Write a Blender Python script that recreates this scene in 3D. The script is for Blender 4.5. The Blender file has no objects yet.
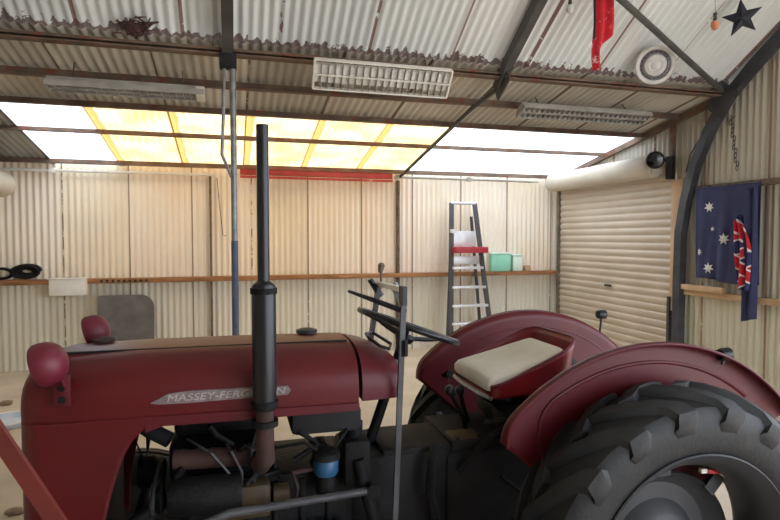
import bpy, bmesh, math, random
from mathutils import Vector, Matrix, Euler
random.seed(7)
PI = math.pi
scene = bpy.context.scene
COL = scene.collection

# ------------------------------------------------------------------ camera
FPX = 563.0
YAW, PITCH, HCAM = math.radians(-15.6), math.radians(-2.34), 1.65
cam = bpy.data.cameras.new('camera'); camo = bpy.data.objects.new('camera', cam); COL.objects.link(camo)
cam.sensor_width = 36.0; cam.lens = FPX / 780 * 36.0; cam.clip_start = 0.02
camo.location = (0, 0, HCAM); camo.rotation_euler = (PI/2 + PITCH, 0, YAW)
scene.camera = camo
RC = Euler((PI/2 + PITCH, 0, YAW)).to_matrix()

def ray(px, py):
    return RC @ Vector(((px-390)/FPX, (260-py)/FPX, -1))
def atY(px, py, Y):
    d = ray(px, py); return Vector((0, 0, HCAM)) + d*(Y/d.y)
def atX(px, py, X):
    d = ray(px, py); return Vector((0, 0, HCAM)) + d*(X/d.x)

# ------------------------------------------------------------------ materials
def lin(c):
    c = c/255.0
    return c/12.92 if c <= .04045 else ((c+.055)/1.055)**2.4
def rgb(c): return (lin(c[0]), lin(c[1]), lin(c[2]), 1)

def mat(name, c, rough=.6, metal=0., c2=None, scale=6., amount=.5, rust=None, rust_th=.62, rust_scale=5., bump=0., bump_scale=60., stretch=(1,1,1), spec=.5):
    m = bpy.data.materials.new(name); m.use_nodes = True
    nt = m.node_tree; N = nt.nodes; L = nt.links
    b = N['Principled BSDF']
    b.inputs['Roughness'].default_value = rough; b.inputs['Metallic'].default_value = metal
    b.inputs['Specular IOR Level'].default_value = spec
    geo = N.new('ShaderNodeNewGeometry'); mp = N.new('ShaderNodeMapping')
    mp.inputs['Scale'].default_value = stretch
    L.new(geo.outputs['Position'], mp.inputs['Vector'])
    if c2 is None: c2 = tuple(int(v*.82) for v in c)
    nz = N.new('ShaderNodeTexNoise'); nz.inputs['Scale'].default_value = scale; nz.inputs['Detail'].default_value = 4
    L.new(mp.outputs[0], nz.inputs['Vector'])
    rp = N.new('ShaderNodeValToRGB')
    rp.color_ramp.elements[0].position = .5 - amount*.4; rp.color_ramp.elements[0].color = rgb(c2)
    rp.color_ramp.elements[1].position = .5 + amount*.3; rp.color_ramp.elements[1].color = rgb(c)
    L.new(nz.outputs['Fac'], rp.inputs['Fac'])
    out = rp.outputs['Color']
    if rust:
        n2 = N.new('ShaderNodeTexNoise'); n2.inputs['Scale'].default_value = rust_scale; n2.inputs['Detail'].default_value = 6
        n2.inputs['Roughness'].default_value = .65
        L.new(mp.outputs[0], n2.inputs['Vector'])
        r2 = N.new('ShaderNodeValToRGB')
        r2.color_ramp.elements[0].position = rust_th; r2.color_ramp.elements[0].color = (0,0,0,1)
        r2.color_ramp.elements[1].position = min(1, rust_th+.08); r2.color_ramp.elements[1].color = (1,1,1,1)
        L.new(n2.outputs['Fac'], r2.inputs['Fac'])
        mx = N.new('ShaderNodeMix'); mx.data_type = 'RGBA'
        L.new(r2.outputs['Color'], mx.inputs['Factor'])
        L.new(out, mx.inputs[6]); mx.inputs[7].default_value = rgb(rust)
        out = mx.outputs[2]
    L.new(out, b.inputs['Base Color'])
    if bump:
        n3 = N.new('ShaderNodeTexNoise'); n3.inputs['Scale'].default_value = bump_scale; n3.inputs['Detail'].default_value = 5
        L.new(geo.outputs['Position'], n3.inputs['Vector'])
        bp = N.new('ShaderNodeBump'); bp.inputs['Strength'].default_value = bump; bp.inputs['Distance'].default_value = .01
        L.new(n3.outputs['Fac'], bp.inputs['Height']); L.new(bp.outputs[0], b.inputs['Normal'])
    m['out'] = 1
    return m

def sheet_mat(name, cols, seam, axis, period, origin, seam_w=.018, low=None, low_z=1.1, rough=.6, rust=(96,58,42), rust_th=.68, edge=None):
    """corrugated iron: each lapped sheet has its own paint tone, with rust stains along the laps"""
    m = bpy.data.materials.new(name); m.use_nodes = True
    nt = m.node_tree; N = nt.nodes; L = nt.links; b = N['Principled BSDF']
    b.inputs['Roughness'].default_value = rough; b.inputs['Specular IOR Level'].default_value = .35
    geo = N.new('ShaderNodeNewGeometry'); sp = N.new('ShaderNodeSeparateXYZ'); L.new(geo.outputs['Position'], sp.inputs[0])
    def math_(op, a, v=None, v2=None):
        n = N.new('ShaderNodeMath'); n.operation = op
        if hasattr(a, 'links'): L.new(a, n.inputs[0])
        else: n.inputs[0].default_value = a
        if v is not None:
            if hasattr(v, 'links'): L.new(v, n.inputs[1])
            else: n.inputs[1].default_value = v
        return n.outputs[0]
    u = math_('DIVIDE', math_('SUBTRACT', sp.outputs[axis], origin), period)
    cell = math_('FLOOR', u); fr = math_('FRACT', u)
    wn = N.new('ShaderNodeTexWhiteNoise'); wn.noise_dimensions = '1D'; L.new(cell, wn.inputs['W'])
    nz = N.new('ShaderNodeTexNoise'); nz.inputs['Scale'].default_value = 1.6; nz.inputs['Detail'].default_value = 5
    L.new(geo.outputs['Position'], nz.inputs['Vector'])
    ad = math_('ADD', math_('MULTIPLY', wn.outputs['Value'], .45), math_('MULTIPLY', nz.outputs['Fac'], .6))
    rp = N.new('ShaderNodeValToRGB'); el = rp.color_ramp.elements
    while len(el) < len(cols): el.new(.5)
    for i, c in enumerate(cols):
        el[i].position = .15 + .7*i/(len(cols)-1); el[i].color = rgb(c)
    L.new(ad, rp.inputs['Fac']); out = rp.outputs['Color']
    def mix(fac, a, c):
        mx = N.new('ShaderNodeMix'); mx.data_type = 'RGBA'
        L.new(fac, mx.inputs['Factor']); L.new(a, mx.inputs[6]); mx.inputs[7].default_value = rgb(c); return mx.outputs[2]
    if low:
        out = mix(math_('MULTIPLY', math_('LESS_THAN', sp.outputs[2], low_z), .75), out, low)
    n2 = N.new('ShaderNodeTexNoise'); n2.inputs['Scale'].default_value = 9; n2.inputs['Detail'].default_value = 6; n2.inputs['Roughness'].default_value = .7
    L.new(geo.outputs['Position'], n2.inputs['Vector'])
    lap = math_('LESS_THAN', fr, seam_w/period)
    lapm = math_('MULTIPLY', lap, math_('GREATER_THAN', math_('ADD', n2.outputs['Fac'], math_('MULTIPLY', wn.outputs['Value'], .25)), .52))
    out = mix(math_('MULTIPLY', lapm, .85), out, seam)
    spots = math_('GREATER_THAN', n2.outputs['Fac'], rust_th)
    out = mix(math_('MULTIPLY', spots, .7), out, rust)
    if edge:   # (axis, from, to, colour): a band of rust eaten into the sheet end
        e = math_('ADD', math_('DIVIDE', math_('SUBTRACT', sp.outputs[edge[0]], edge[1]), edge[2]-edge[1]), math_('MULTIPLY', math_('SUBTRACT', n2.outputs['Fac'], .5), 2.2))
        out = mix(math_('MULTIPLY', math_('GREATER_THAN', e, .5), .9), out, edge[3])
    L.new(out, b.inputs['Base Color'])
    return m

def skylight_mat(name, c, trans=.75, stain=None, lap=None):
    m = bpy.data.materials.new(name); m.use_nodes = True
    nt = m.node_tree; N = nt.nodes; L = nt.links
    N.remove(N['Principled BSDF'])
    tr = N.new('ShaderNodeBsdfTranslucent'); df = N.new('ShaderNodeBsdfDiffuse'); mx = N.new('ShaderNodeMixShader')
    mx.inputs['Fac'].default_value = trans
    geo = N.new('ShaderNodeNewGeometry'); nz = N.new('ShaderNodeTexNoise'); nz.inputs['Scale'].default_value = 2.5; nz.inputs['Detail'].default_value = 5
    L.new(geo.outputs['Position'], nz.inputs['Vector'])
    rp = N.new('ShaderNodeValToRGB'); rp.color_ramp.elements[0].position = .3; rp.color_ramp.elements[1].position = .6
    rp.color_ramp.elements[0].color = rgb(stain or c); rp.color_ramp.elements[1].color = rgb(c)
    L.new(nz.outputs['Fac'], rp.inputs['Fac'])
    out = rp.outputs[0]
    if lap:
        sp = N.new('ShaderNodeSeparateXYZ'); L.new(geo.outputs['Position'], sp.inputs[0])
        def mth(op, a, v):
            n = N.new('ShaderNodeMath'); n.operation = op; L.new(a, n.inputs[0])
            if hasattr(v, 'links'): L.new(v, n.inputs[1])
            else: n.inputs[1].default_value = v
            return n.outputs[0]
        fr = mth('FRACT', mth('DIVIDE', mth('ADD', sp.outputs[0], 2.14), .76), 0)
        n2 = N.new('ShaderNodeTexNoise'); n2.inputs['Scale'].default_value = 5; n2.inputs['Detail'].default_value = 4; L.new(geo.outputs['Position'], n2.inputs['Vector'])
        fac = mth('LESS_THAN', mth('SUBTRACT', fr, mth('MULTIPLY', n2.outputs['Fac'], .12)), .055)
        mx2 = N.new('ShaderNodeMix'); mx2.data_type = 'RGBA'; L.new(fac, mx2.inputs['Factor']); L.new(out, mx2.inputs[6]); mx2.inputs[7].default_value = rgb(lap); out = mx2.outputs[2]
    L.new(out, tr.inputs['Color']); L.new(out, df.inputs['Color'])
    L.new(df.outputs[0], mx.inputs[1]); L.new(tr.outputs[0], mx.inputs[2]); L.new(mx.outputs[0], N['Material Output'].inputs['Surface'])
    return m

M = {}
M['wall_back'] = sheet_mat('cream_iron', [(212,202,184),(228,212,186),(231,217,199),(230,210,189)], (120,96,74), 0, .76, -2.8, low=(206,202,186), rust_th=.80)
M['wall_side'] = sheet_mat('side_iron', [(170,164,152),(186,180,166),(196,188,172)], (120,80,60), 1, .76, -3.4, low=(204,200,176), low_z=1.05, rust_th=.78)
M['roof_main'] = sheet_mat('roof_iron', [(202,206,208),(218,222,222),(228,230,230)], (110,58,48), 0, .735, -2.57, seam_w=.026, rust_th=.82, edge=(1, 4.56, 4.70, (88,58,48)))
M['roof_lean'] = sheet_mat('lean_to_iron', [(160,154,144),(190,183,172),(206,200,188)], (96,72,52), 0, .76, -2.9, rust_th=.78)
M['roof_grey'] = sheet_mat('grey_iron', [(120,122,122),(150,150,146),(165,163,156)], (90,70,56), 0, .76, -2.9, rust_th=.85)
M['sky_white'] = skylight_mat('white_fibreglass', (228,236,242), .66)
M['sky_yellow'] = skylight_mat('yellowed_fibreglass', (196,176,132), .58, (182,144,92), (166,128,74))
M['sky_stain'] = mat('orange_stain', (178,118,54), .8, c2=(140,84,40), scale=12)
M['dirt'] = mat('sandy_floor', (204,190,172), .95, c2=(178,163,144), scale=2.2, amount=.7, rust=(150,124,96), rust_th=.63, rust_scale=14, bump=.5, bump_scale=35)
M['ground'] = mat('outdoor_ground', (198,190,178), .95, c2=(178,170,158), scale=.8)
M['rusty_steel'] = mat('rusty_steel', (118,96,80), .8, 0, c2=(82,66,56), scale=5, rust=(118,62,40), rust_th=.55, rust_scale=9, bump=.3)
M['timber'] = mat('weathered_timber', (168,118,74), .8, c2=(120,78,50), scale=4, stretch=(1,4,10), rust=(74,48,36), rust_th=.62, rust_scale=6)
M['timber_pale'] = mat('pale_timber', (204,172,138), .8, c2=(182,146,112), scale=5, stretch=(1,1,.3))
M['arch'] = mat('dark_arch_steel', (74,76,82), .55, .3, c2=(52,52,58), scale=6, rust=(72,54,48), rust_th=.68)
M['rafter'] = mat('grey_rafter_steel', (84,84,80), .6, .2, c2=(64,62,58), scale=6)
M['galv'] = mat('galvanised_pipe', (150,150,150), .45, .5, c2=(116,116,118), scale=14)
M['bluepaint'] = mat('blue_paint', (68,80,106), .6, 0, c2=(88,92,104), scale=18)
M['stud'] = mat('dark_stud', (120,104,84), .8, c2=(84,74,62), scale=10, rust=(60,46,38), rust_th=.56, rust_scale=16)
M['door'] = mat('roller_door_steel', (196,180,160), .5, .1, c2=(182,166,146), scale=2)
M['drum'] = mat('white_drum', (196,184,166), .6, c2=(180,168,150), scale=3)
M['white'] = mat('white_enamel', (232,228,220), .45, c2=(214,208,198), scale=5)
M['conduit'] = mat('grey_conduit', (196,190,176), .5, c2=(172,166,152), scale=7)
M['redsteel'] = mat('red_beam_paint', (168,46,40), .55, c2=(140,38,34), scale=6, rust=(196,176,160), rust_th=.66, rust_scale=10)
M['redbar'] = mat('orange_red_paint', (112,36,28), .6, c2=(96,30,24), scale=8)
M['red'] = mat('tractor_red', (92,15,20), .42, 0, c2=(76,14,19), scale=3.5, amount=.8, spec=.35, bump=.04, bump_scale=20)
M['reddull'] = mat('tractor_red_dull', (92,17,26), .45, 0, c2=(74,15,24), spec=.35, scale=5, amount=.9, rust=(98,42,52), rust_th=.7, rust_scale=8)
M['lampred'] = mat('lamp_red', (108,24,44), .5, 0, c2=(90,22,38), scale=6)
M['seatred'] = mat('seat_red', (128,18,28), .4, 0, c2=(108,16,26), scale=6)
M['iron'] = mat('dirty_cast_iron', (24,24,25), .65, 0, spec=.2, c2=(15,14,14), scale=12, rust=(46,36,28), rust_th=.68, rust_scale=10, bump=.4)
M['iron2'] = mat('greasy_iron', (18,18,19), .6, 0, spec=.2, c2=(11,11,12), scale=16, bump=.4)
M['transgrey'] = mat('grey_castings', (34,34,36), .7, 0, spec=.25, c2=(24,24,26), scale=8, rust=(58,46,34), rust_th=.7, bump=.3)
M['rustpipe'] = mat('rusty_exhaust', (66,40,36), .8, 0, c2=(44,30,28), scale=14)
M['black'] = mat('black_paint', (30,31,36), .35, .2, c2=(22,22,26), scale=10)
M['blackmatt'] = mat('black_matt', (26,26,28), .8, c2=(18,18,20), scale=12)
M['tyre'] = mat('tyre_rubber', (25,25,27), .6, c2=(17,17,19), scale=9, rust=(50,47,40), rust_th=.66, rust_scale=6, bump=.15, spec=.45)
M['rimgrey'] = mat('wheel_grey', (54,54,57), .55, .1, c2=(40,40,43), scale=6)
M['bluefilter'] = mat('blue_filter', (34,84,122), .4, c2=(28,70,106), scale=9)
M['brass'] = mat('oily_brass', (74,58,34), .6, .2, c2=(48,38,24), scale=12)
M['cushion'] = mat('grey_cream_cloth', (226,222,212), .9, c2=(196,188,174), scale=5, amount=.9, bump=.25, bump_scale=24)
M['chrome'] = mat('worn_chrome', (170,168,168), .35, .8, c2=(130,126,126), scale=20)
M['badge'] = mat('badge_metal', (140,126,126), .55, .1, c2=(108,92,94), scale=30)
M['letters'] = mat('badge_letters', (190,180,180), .5, .1, c2=(160,150,150), scale=30)
M['glass'] = mat('lamp_glass', (190,196,200), .1, .0, c2=(170,178,184), scale=10)
M['alum'] = mat('aluminium', (214,214,214), .4, .4, c2=(196,196,198), scale=10)
M['railgrey'] = mat('dark_grey_rail', (66,64,66), .6, c2=(54,52,54), scale=8)
M['platred'] = mat('red_plastic', (170,40,52), .5, c2=(150,34,46), scale=8)
M['mint'] = mat('mint_plastic', (150,212,184), .5, c2=(132,198,170), scale=8)
M['mintpale'] = mat('pale_mint_plastic', (214,230,216), .5, c2=(200,220,206), scale=8)
M['board'] = mat('grey_board', (104,100,96), .8, c2=(86,82,80), scale=7)
M['navy'] = mat('navy_cloth', (58,63,100), .9, c2=(46,50,84), scale=5, bump=.1)
M['starwhite'] = mat('white_cloth', (226,222,218), .9, c2=(206,202,200), scale=8)
M['ragred'] = mat('red_cloth', (196,30,44), .85, c2=(170,24,38), scale=9, rust=(226,196,192), rust_th=.58, rust_scale=14)
M['orange'] = mat('orange_plastic', (216,140,104), .6, c2=(200,124,90), scale=9)
M['starblack'] = mat('dark_star_metal', (44,46,58), .55, .4, c2=(34,36,46), scale=9)
M['hubcap'] = mat('white_hub', (206,204,200), .5, c2=(186,184,182), scale=9)
M['hubgrey'] = mat('grey_hub_ring', (110,108,110), .5, .2, c2=(90,88,90), scale=9)
M['lens'] = mat('black_lens', (20,21,24), .15, c2=(14,14,16), scale=9)
M['rustclump'] = mat('dark_red_brown_clump', (84,52,48), .9, c2=(58,38,38), scale=24, bump=.6)
M['darksteel'] = mat('dark_grey_steel', (84,84,88), .5, .3, c2=(60,60,64), scale=8)
M['dullgrey'] = mat('dull_grey_enamel', (170,166,158), .5, c2=(146,142,134), scale=8)
M['stone'] = mat('floor_stone', (150,130,108), .9, c2=(120,104,88), scale=20)
M['paleplastic'] = mat('pale_blue_plastic', (206,214,226), .4, c2=(188,198,214), scale=9)
M['grille'] = mat('louvre_metal', (176,176,174), .35, .6, c2=(150,150,150), scale=9)
M['reflector'] = mat('red_reflector', (190,30,40), .3, c2=(170,26,36), scale=9)

def union_mat():
    m = bpy.data.materials.new('striped_flag_cloth'); m.use_nodes = True
    nt = m.node_tree; N = nt.nodes; L = nt.links; b = N['Principled BSDF']; b.inputs['Roughness'].default_value = .9
    tc = N.new('ShaderNodeTexCoord')
    def wave(rot, sc):
        mp = N.new('ShaderNodeMapping'); mp.inputs['Rotation'].default_value = rot; L.new(tc.outputs['Object'], mp.inputs['Vector'])
        w = N.new('ShaderNodeTexWave'); w.bands_direction = 'Z'; w.inputs['Scale'].default_value = sc; w.inputs['Distortion'].default_value = 1.5; w.inputs['Detail'].default_value = 0
        L.new(mp.outputs[0], w.inputs['Vector']); return w.outputs['Fac']
    cur = None
    base = rgb((50,54,100))
    for rot, sc in (((.75,0,0), 1.7), ((-.75,0,0), 1.4)):
        w = wave(rot, sc)
        rp = N.new('ShaderNodeValToRGB'); rp.color_ramp.interpolation = 'CONSTANT'
        e = rp.color_ramp.elements; e[0].position = 0; e[0].color = (0,0,0,1); e[1].position = .55; e[1].color = (1,1,1,1)
        L.new(w, rp.inputs['Fac'])
        r2 = N.new('ShaderNodeValToRGB'); r2.color_ramp.interpolation = 'CONSTANT'
        e = r2.color_ramp.elements; e[0].position = 0; e[0].color = rgb((226,214,214)); e[1].position = .74; e[1].color = rgb((186,34,48))
        L.new(w, r2.inputs['Fac'])
        mx = N.new('ShaderNodeMix'); mx.data_type = 'RGBA'
        L.new(rp.outputs[0], mx.inputs['Factor'])
        if cur is None: mx.inputs[6].default_value = base
        else: L.new(cur, mx.inputs[6])
        L.new(r2.outputs[0], mx.inputs[7]); cur = mx.outputs[2]
    L.new(cur, b.inputs['Base Color'])
    return m
M['union'] = union_mat()

# ------------------------------------------------------------------ mesh builder
ORG = {}     # root / part -> world origin of its frame
class MB:
    def __init__(s): s.bm = bmesh.new()
    def box(s, c, size, rot=None, bev=0.):
        t = bmesh.new(); bmesh.ops.create_cube(t, size=1)
        for v in t.verts: v.co = Vector((v.co.x*size[0], v.co.y*size[1], v.co.z*size[2]))
        if bev: bmesh.ops.bevel(t, geom=list(t.edges), offset=bev, segments=2, affect='EDGES', profile=.5)
        R = (rot if isinstance(rot, Matrix) else Euler(rot or (0,0,0)).to_matrix())
        for v in t.verts: v.co = R @ v.co + Vector(c)
        s._merge(t); return s
    def bar(s, a, b, w, h, up=(0,0,1), bev=0.):
        a, b = Vector(a), Vector(b); d = b-a; x = d.normalized(); up = Vector(up)
        y = up.cross(x)
        if y.length < 1e-4: y = Vector((0,1,0)).cross(x)
        y.normalize(); z = x.cross(y)
        R = Matrix((x, y, z)).transposed()
        return s.box((a+b)/2, (d.length, w, h), R, bev)
    def _merge(s, t):
        vm = {}
        for v in t.verts: vm[v] = s.bm.verts.new(v.co)
        for f in t.faces:
            try: s.bm.faces.new([vm[v] for v in f.verts])
            except ValueError: pass
        t.free()
    def tube(s, pts, r, n=10, closed=False):
        pts = [Vector(p) for p in pts]; k = len(pts)
        rs = r if isinstance(r, (list, tuple)) else [r]*k
        rings = []; prev = None
        for i, p in enumerate(pts):
            if closed: d = pts[(i+1) % k] - pts[i-1]
            else: d = pts[min(i+1, k-1)] - pts[max(i-1, 0)]
            d.normalize()
            if prev is None:
                a = Vector((0,0,1)) if abs(d.z) < .9 else Vector((1,0,0))
                u = d.cross(a).normalized()
            else:
                u = (prev - d*prev.dot(d)).normalized()
            prev = u; w = d.cross(u)
            rings.append([s.bm.verts.new(p + (u*math.cos(2*PI*j/n) + w*math.sin(2*PI*j/n))*rs[i]) for j in range(n)])
        for i in range(k if closed else k-1):
            A, B = rings[i], rings[(i+1) % k]
            for j in range(n): s.bm.faces.new((A[j], A[(j+1) % n], B[(j+1) % n], B[j]))
        if not closed:
            s.bm.faces.new(rings[0][::-1]); s.bm.faces.new(rings[-1])
        return s
    def lathe(s, prof, o, axis, n=32, close=False):
        """prof: (radius, distance along axis)"""
        o = Vector(o); d = Vector(axis).normalized(); a = Vector((0,0,1)) if abs(d.z) < .9 else Vector((1,0,0))
        u = d.cross(a).normalized(); w = d.cross(u); rings = []
        for r, t in prof:
            if r < 1e-6: rings.append([s.bm.verts.new(o+d*t)])
            else: rings.append([s.bm.verts.new(o + d*t + (u*math.cos(2*PI*j/n)+w*math.sin(2*PI*j/n))*r) for j in range(n)])
        m = len(rings)
        for i in range(m if close else m-1):
            A, B = rings[i], rings[(i+1) % m]
            for j in range(n):
                if len(A) == 1 and len(B) == 1: continue
                if len(A) == 1: s.bm.faces.new((A[0], B[(j+1) % n], B[j]))
                elif len(B) == 1: s.bm.faces.new((A[j], A[(j+1) % n], B[0]))
                else: s.bm.faces.new((A[j], A[(j+1) % n], B[(j+1) % n], B[j]))
        return s
    def prism(s, pts, vec):
        pts = [Vector(p) for p in pts]; vec = Vector(vec)
        A = [s.bm.verts.new(p) for p in pts]; B = [s.bm.verts.new(p+vec) for p in pts]; n = len(pts)
        s.bm.faces.new(A); s.bm.faces.new(B[::-1])
        for i in range(n): s.bm.faces.new((A[i], B[i], B[(i+1) % n], A[(i+1) % n]))
        return s
    def grid(s, fn, nu, nv, closeu=False):
        V = [[s.bm.verts.new(fn(i/(nu if closeu else nu-1), j/(nv-1))) for j in range(nv)] for i in range(nu)]
        for i in range(nu if closeu else nu-1):
            for j in range(nv-1):
                a, b = V[i], V[(i+1) % nu]
                s.bm.faces.new((a[j], b[j], b[j+1], a[j+1]))
        return s
    def loft(s, secs, cap=True):
        R = [[s.bm.verts.new(p) for p in sec] for sec in secs]; n = len(R[0])
        for A, B in zip(R, R[1:]):
            for j in range(n-1): s.bm.faces.new((A[j], A[j+1], B[j+1], B[j]))
        if cap: s.bm.faces.new(R[0][::-1]); s.bm.faces.new(R[-1])
        return s
    def build(s, name, m, parent=None, angle=35, origin=None, solid=0.):
        bmesh.ops.recalc_face_normals(s.bm, faces=list(s.bm.faces))
        if parent is None:
            if origin is None:
                xs = [v.co.x for v in s.bm.verts]; ys = [v.co.y for v in s.bm.verts]; zs = [v.co.z for v in s.bm.verts]
                origin = Vector(((min(xs)+max(xs))/2, (min(ys)+max(ys))/2, min(zs)))
        else: origin = ORG[parent.name]
        origin = Vector(origin)
        for v in s.bm.verts: v.co -= origin
        me = bpy.data.meshes.new(name); s.bm.to_mesh(me); s.bm.free()
        me.materials.append(M[m] if isinstance(m, str) else m)
        for p in me.polygons: p.use_smooth = True
        me.set_sharp_from_angle(angle=math.radians(angle))
        o = bpy.data.objects.new(name, me); COL.objects.link(o)
        if parent is None: o.location = origin
        else: o.parent = parent
        ORG[o.name] = origin
        if solid:
            md = o.modifiers.new('thickness', 'SOLIDIFY'); md.thickness = solid; md.offset = 0
        return o
def tag(o, label, cat, group=None):
    o['label'] = label; o['category'] = cat
    if group: o['group'] = group
    return o
def thing(name, loc, label, cat, group=None):
    o = bpy.data.objects.new(name, None); COL.objects.link(o); o.location = loc; o.empty_display_size = .1
    ORG[o.name] = Vector(loc); return tag(o, label, cat, group)
def struct(o):
    o['kind'] = 'structure'; return o

# ------------------------------------------------------------------ the shed
XL, XR, YB, YF = -2.8, 4.92, 7.85, -2.85
def zl(Y): return 2.58 + .18*(YB-Y)                # lean-to roof
YE = 4.65
def zr(Y): return 3.18 + .62*((YE-Y) if Y > .9 else (YE-.9) - (.9-Y))   # main roof
PITCHW, AMP = .076, .0105

def corr(mb, p0, du, length, v0, v1, nrm, nv=2, per=8, amp=AMP):
    """corrugated patch: runs along du from p0; v0(s), v1(s) give the two ends of the ribs"""
    p0, du, nrm = Vector(p0), Vector(du), Vector(nrm).normalized()
    nu = max(3, int(length/PITCHW*per))
    def fn(u, v):
        s = u*length
        a, b = v0(s), v1(s)
        return p0 + du*s + a.lerp(b, v) + nrm*(amp*math.sin(2*PI*s/PITCHW))
    mb.grid(fn, nu, nv)
Z = lambda z: Vector((0,0,z))
struct(MB().box(((XL+XR)/2, (YB+YF)/2, -.05), (XR-XL+.1, YB-YF+.1, .1)).build('floor', 'dirt', angle=30))
struct(MB().box((1, 2, -.16), (60, 60, .1)).build('ground', 'ground'))
mb = MB(); corr(mb, (XL, YB, 0), (1,0,0), XR-XL, lambda s: Z(0), lambda s: Z(zl(YB)-.01), (0,-1,0)); struct(mb.build('wall_back', 'wall_back', angle=80, origin=(0,0,0)))
YR = 2.3  # guessed open bay out of view, left open to let side light in
DY0, DY1, DH = 5.42, 7.68, 2.42
def side_top(Y): return (zl(Y) if Y > YE else zr(Y)) - .015
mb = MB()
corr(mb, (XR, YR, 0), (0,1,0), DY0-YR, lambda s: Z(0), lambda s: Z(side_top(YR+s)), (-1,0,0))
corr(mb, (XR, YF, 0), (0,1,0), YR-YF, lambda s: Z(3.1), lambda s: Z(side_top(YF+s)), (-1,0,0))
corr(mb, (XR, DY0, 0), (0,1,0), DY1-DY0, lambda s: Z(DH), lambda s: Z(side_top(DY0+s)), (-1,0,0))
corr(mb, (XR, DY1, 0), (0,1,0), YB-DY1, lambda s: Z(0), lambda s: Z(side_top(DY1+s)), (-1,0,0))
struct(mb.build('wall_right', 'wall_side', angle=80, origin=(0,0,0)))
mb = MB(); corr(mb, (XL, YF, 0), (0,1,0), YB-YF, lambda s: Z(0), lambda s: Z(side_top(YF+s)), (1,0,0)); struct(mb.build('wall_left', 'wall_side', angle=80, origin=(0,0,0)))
mb = MB(); corr(mb, (XL, YF, 0), (1,0,0), 4.4, lambda s: Z(0), lambda s: Z(3.1), (0,1,0)); struct(mb.build('wall_front_added', 'wall_side', angle=80, origin=(0,0,0)))  # unseen wall behind the camera, added to keep front light off the tractor
# main roof: two corrugated slopes
nrm = Vector((0,.62,1)).normalized()
mb = MB()
corr(mb, (XL-.05, 0, .03), (1,0,0), XR-XL+.1, lambda s: Vector((0,YE+.06,zr(YE+.06))), lambda s: Vector((0,.9,zr(.9))), nrm, nv=3, amp=.013)
corr(mb, (XL-.05, 0, .03), (1,0,0), XR-XL+.1, lambda s: Vector((0,.9,zr(.9))), lambda s: Vector((0,YF-.1,zr(YF-.1))), nrm, nv=3)
struct(mb.build('ceiling_main', 'roof_main', angle=80, origin=(0,0,0)))
# lean-to roof: iron near the eave and at the left end, translucent sheets between
nl = Vector((0,.18,1)).normalized()
mb = MB()
corr(mb, (XL-.05, 0, 0), (1,0,0), XR-XL+.1, lambda s: Vector((0,YE-.05,zl(YE-.05))), lambda s: Vector((0,5.96,zl(5.96))), nl)
struct(mb.build('ceiling_lean_to', 'roof_lean', angle=80, origin=(0,0,0)))
mb = MB(); corr(mb, (XL-.05, 0, -.012), (1,0,0), -2.10-XL+.05, lambda s: Vector((0,5.90,zl(5.90))), lambda s: Vector((0,8.0,zl(8.0))), nl)
struct(mb.build('ceiling_end', 'roof_grey', angle=80, origin=(0,0,0)))
x0 = -2.14; k = 0
while x0 < XR:
    k += 1; w = min(.775, XR+.04-x0)
    kind = 'sky_white' if (k == 1 or x0 > 2.35) else 'sky_yellow'
    mb = MB(); corr(mb, (x0, 0, .004*(k % 2)-.004), (1,0,0), w, lambda s: Vector((0,5.90,zl(5.90))), lambda s: Vector((0,8.0,zl(8.0))), nl, nv=3)
    struct(mb.build('window_%d' % k, kind, angle=80, origin=(0,0,0)))
    x0 += .76

# purlins under the lean-to roof
P_LABEL = ['rusty double eave beam carrying the foot of the steep upper roof', 'rusty roof purlin just behind the eave beam, above the hanging light',
           'rusty roof purlin along the upper edge of the bright skylight sheets', 'thin rusty purlin crossing the middle of the bright skylight sheets',
           'rusty bottom purlin along the top of the back wall']
for i, (Y, w, h) in enumerate(((4.69,.08,.07), (5.27,.05,.07), (5.88,.05,.06), (6.62,.05,.05), (7.68,.06,.06))):
    mb = MB()
    # an angle section: web and flange
    top = zl(Y) - .012
    mb.box(((XL+XR)/2, Y, top-h/2), (XR-XL-.06, .012, h)); mb.box(((XL+XR)/2, Y-w/2, top-h+.006), (XR-XL-.06, w, .012))
    if i == 0: mb.box(((XL+XR)/2, Y-w/2, top-.03), (XR-XL-.06, w*.9, .02))
    tag(mb.build('roof_purlin', 'rusty_steel', angle=30), P_LABEL[i], 'beam', 'roof purlins')

# steel frames
def arch_path(x, foot):
    pts = [(5.2,0.0),(5.2,1.2),(5.19,1.7),(5.12,2.06),(5.0,2.43),(4.82,2.77),(4.6,3.06),(4.3,3.30),(4.07,3.46),(3.4,zr(3.4)-.07),(2.2,zr(2.2)-.07),(1.1,zr(1.1)-.07)]
    if not foot: pts = [(4.70,3.03),(4.55,zr(4.55)-.08),(4.07,zr(4.07)-.07),(3.4,zr(3.4)-.07),(2.2,zr(2.2)-.07),(1.1,zr(1.1)-.07)]
    return [Vector((x, a, b)) for a, b in pts]
def arch_mesh(path, w, h):
    mb = MB()
    def ring(i):
        p = path[i]; d = (path[min(i+1,len(path)-1)]-path[max(i-1,0)]).normalized(); n = Vector((1,0,0)).cross(d)
        return [p+Vector((a*w/2,0,0))+n*(b*h/2) for a, b in ((-1,-1),(1,-1),(1,1),(-1,1),(-1,-1))]
    mb.loft([ring(i) for i in range(len(path))]); return mb
arch_t = thing('arch_column', (4.82, 5.2, 0), 'dark curved steel column bending from the right wall up into the roof', 'column', 'steel frames of the shed')
arch_mesh(arch_path(4.82, True), .085, .10).build('column', 'arch', arch_t)
mb = MB(); mb.box((4.82,5.2,.006), (.2,.2,.012)); mb.build('base_plate', 'arch', arch_t)
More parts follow.
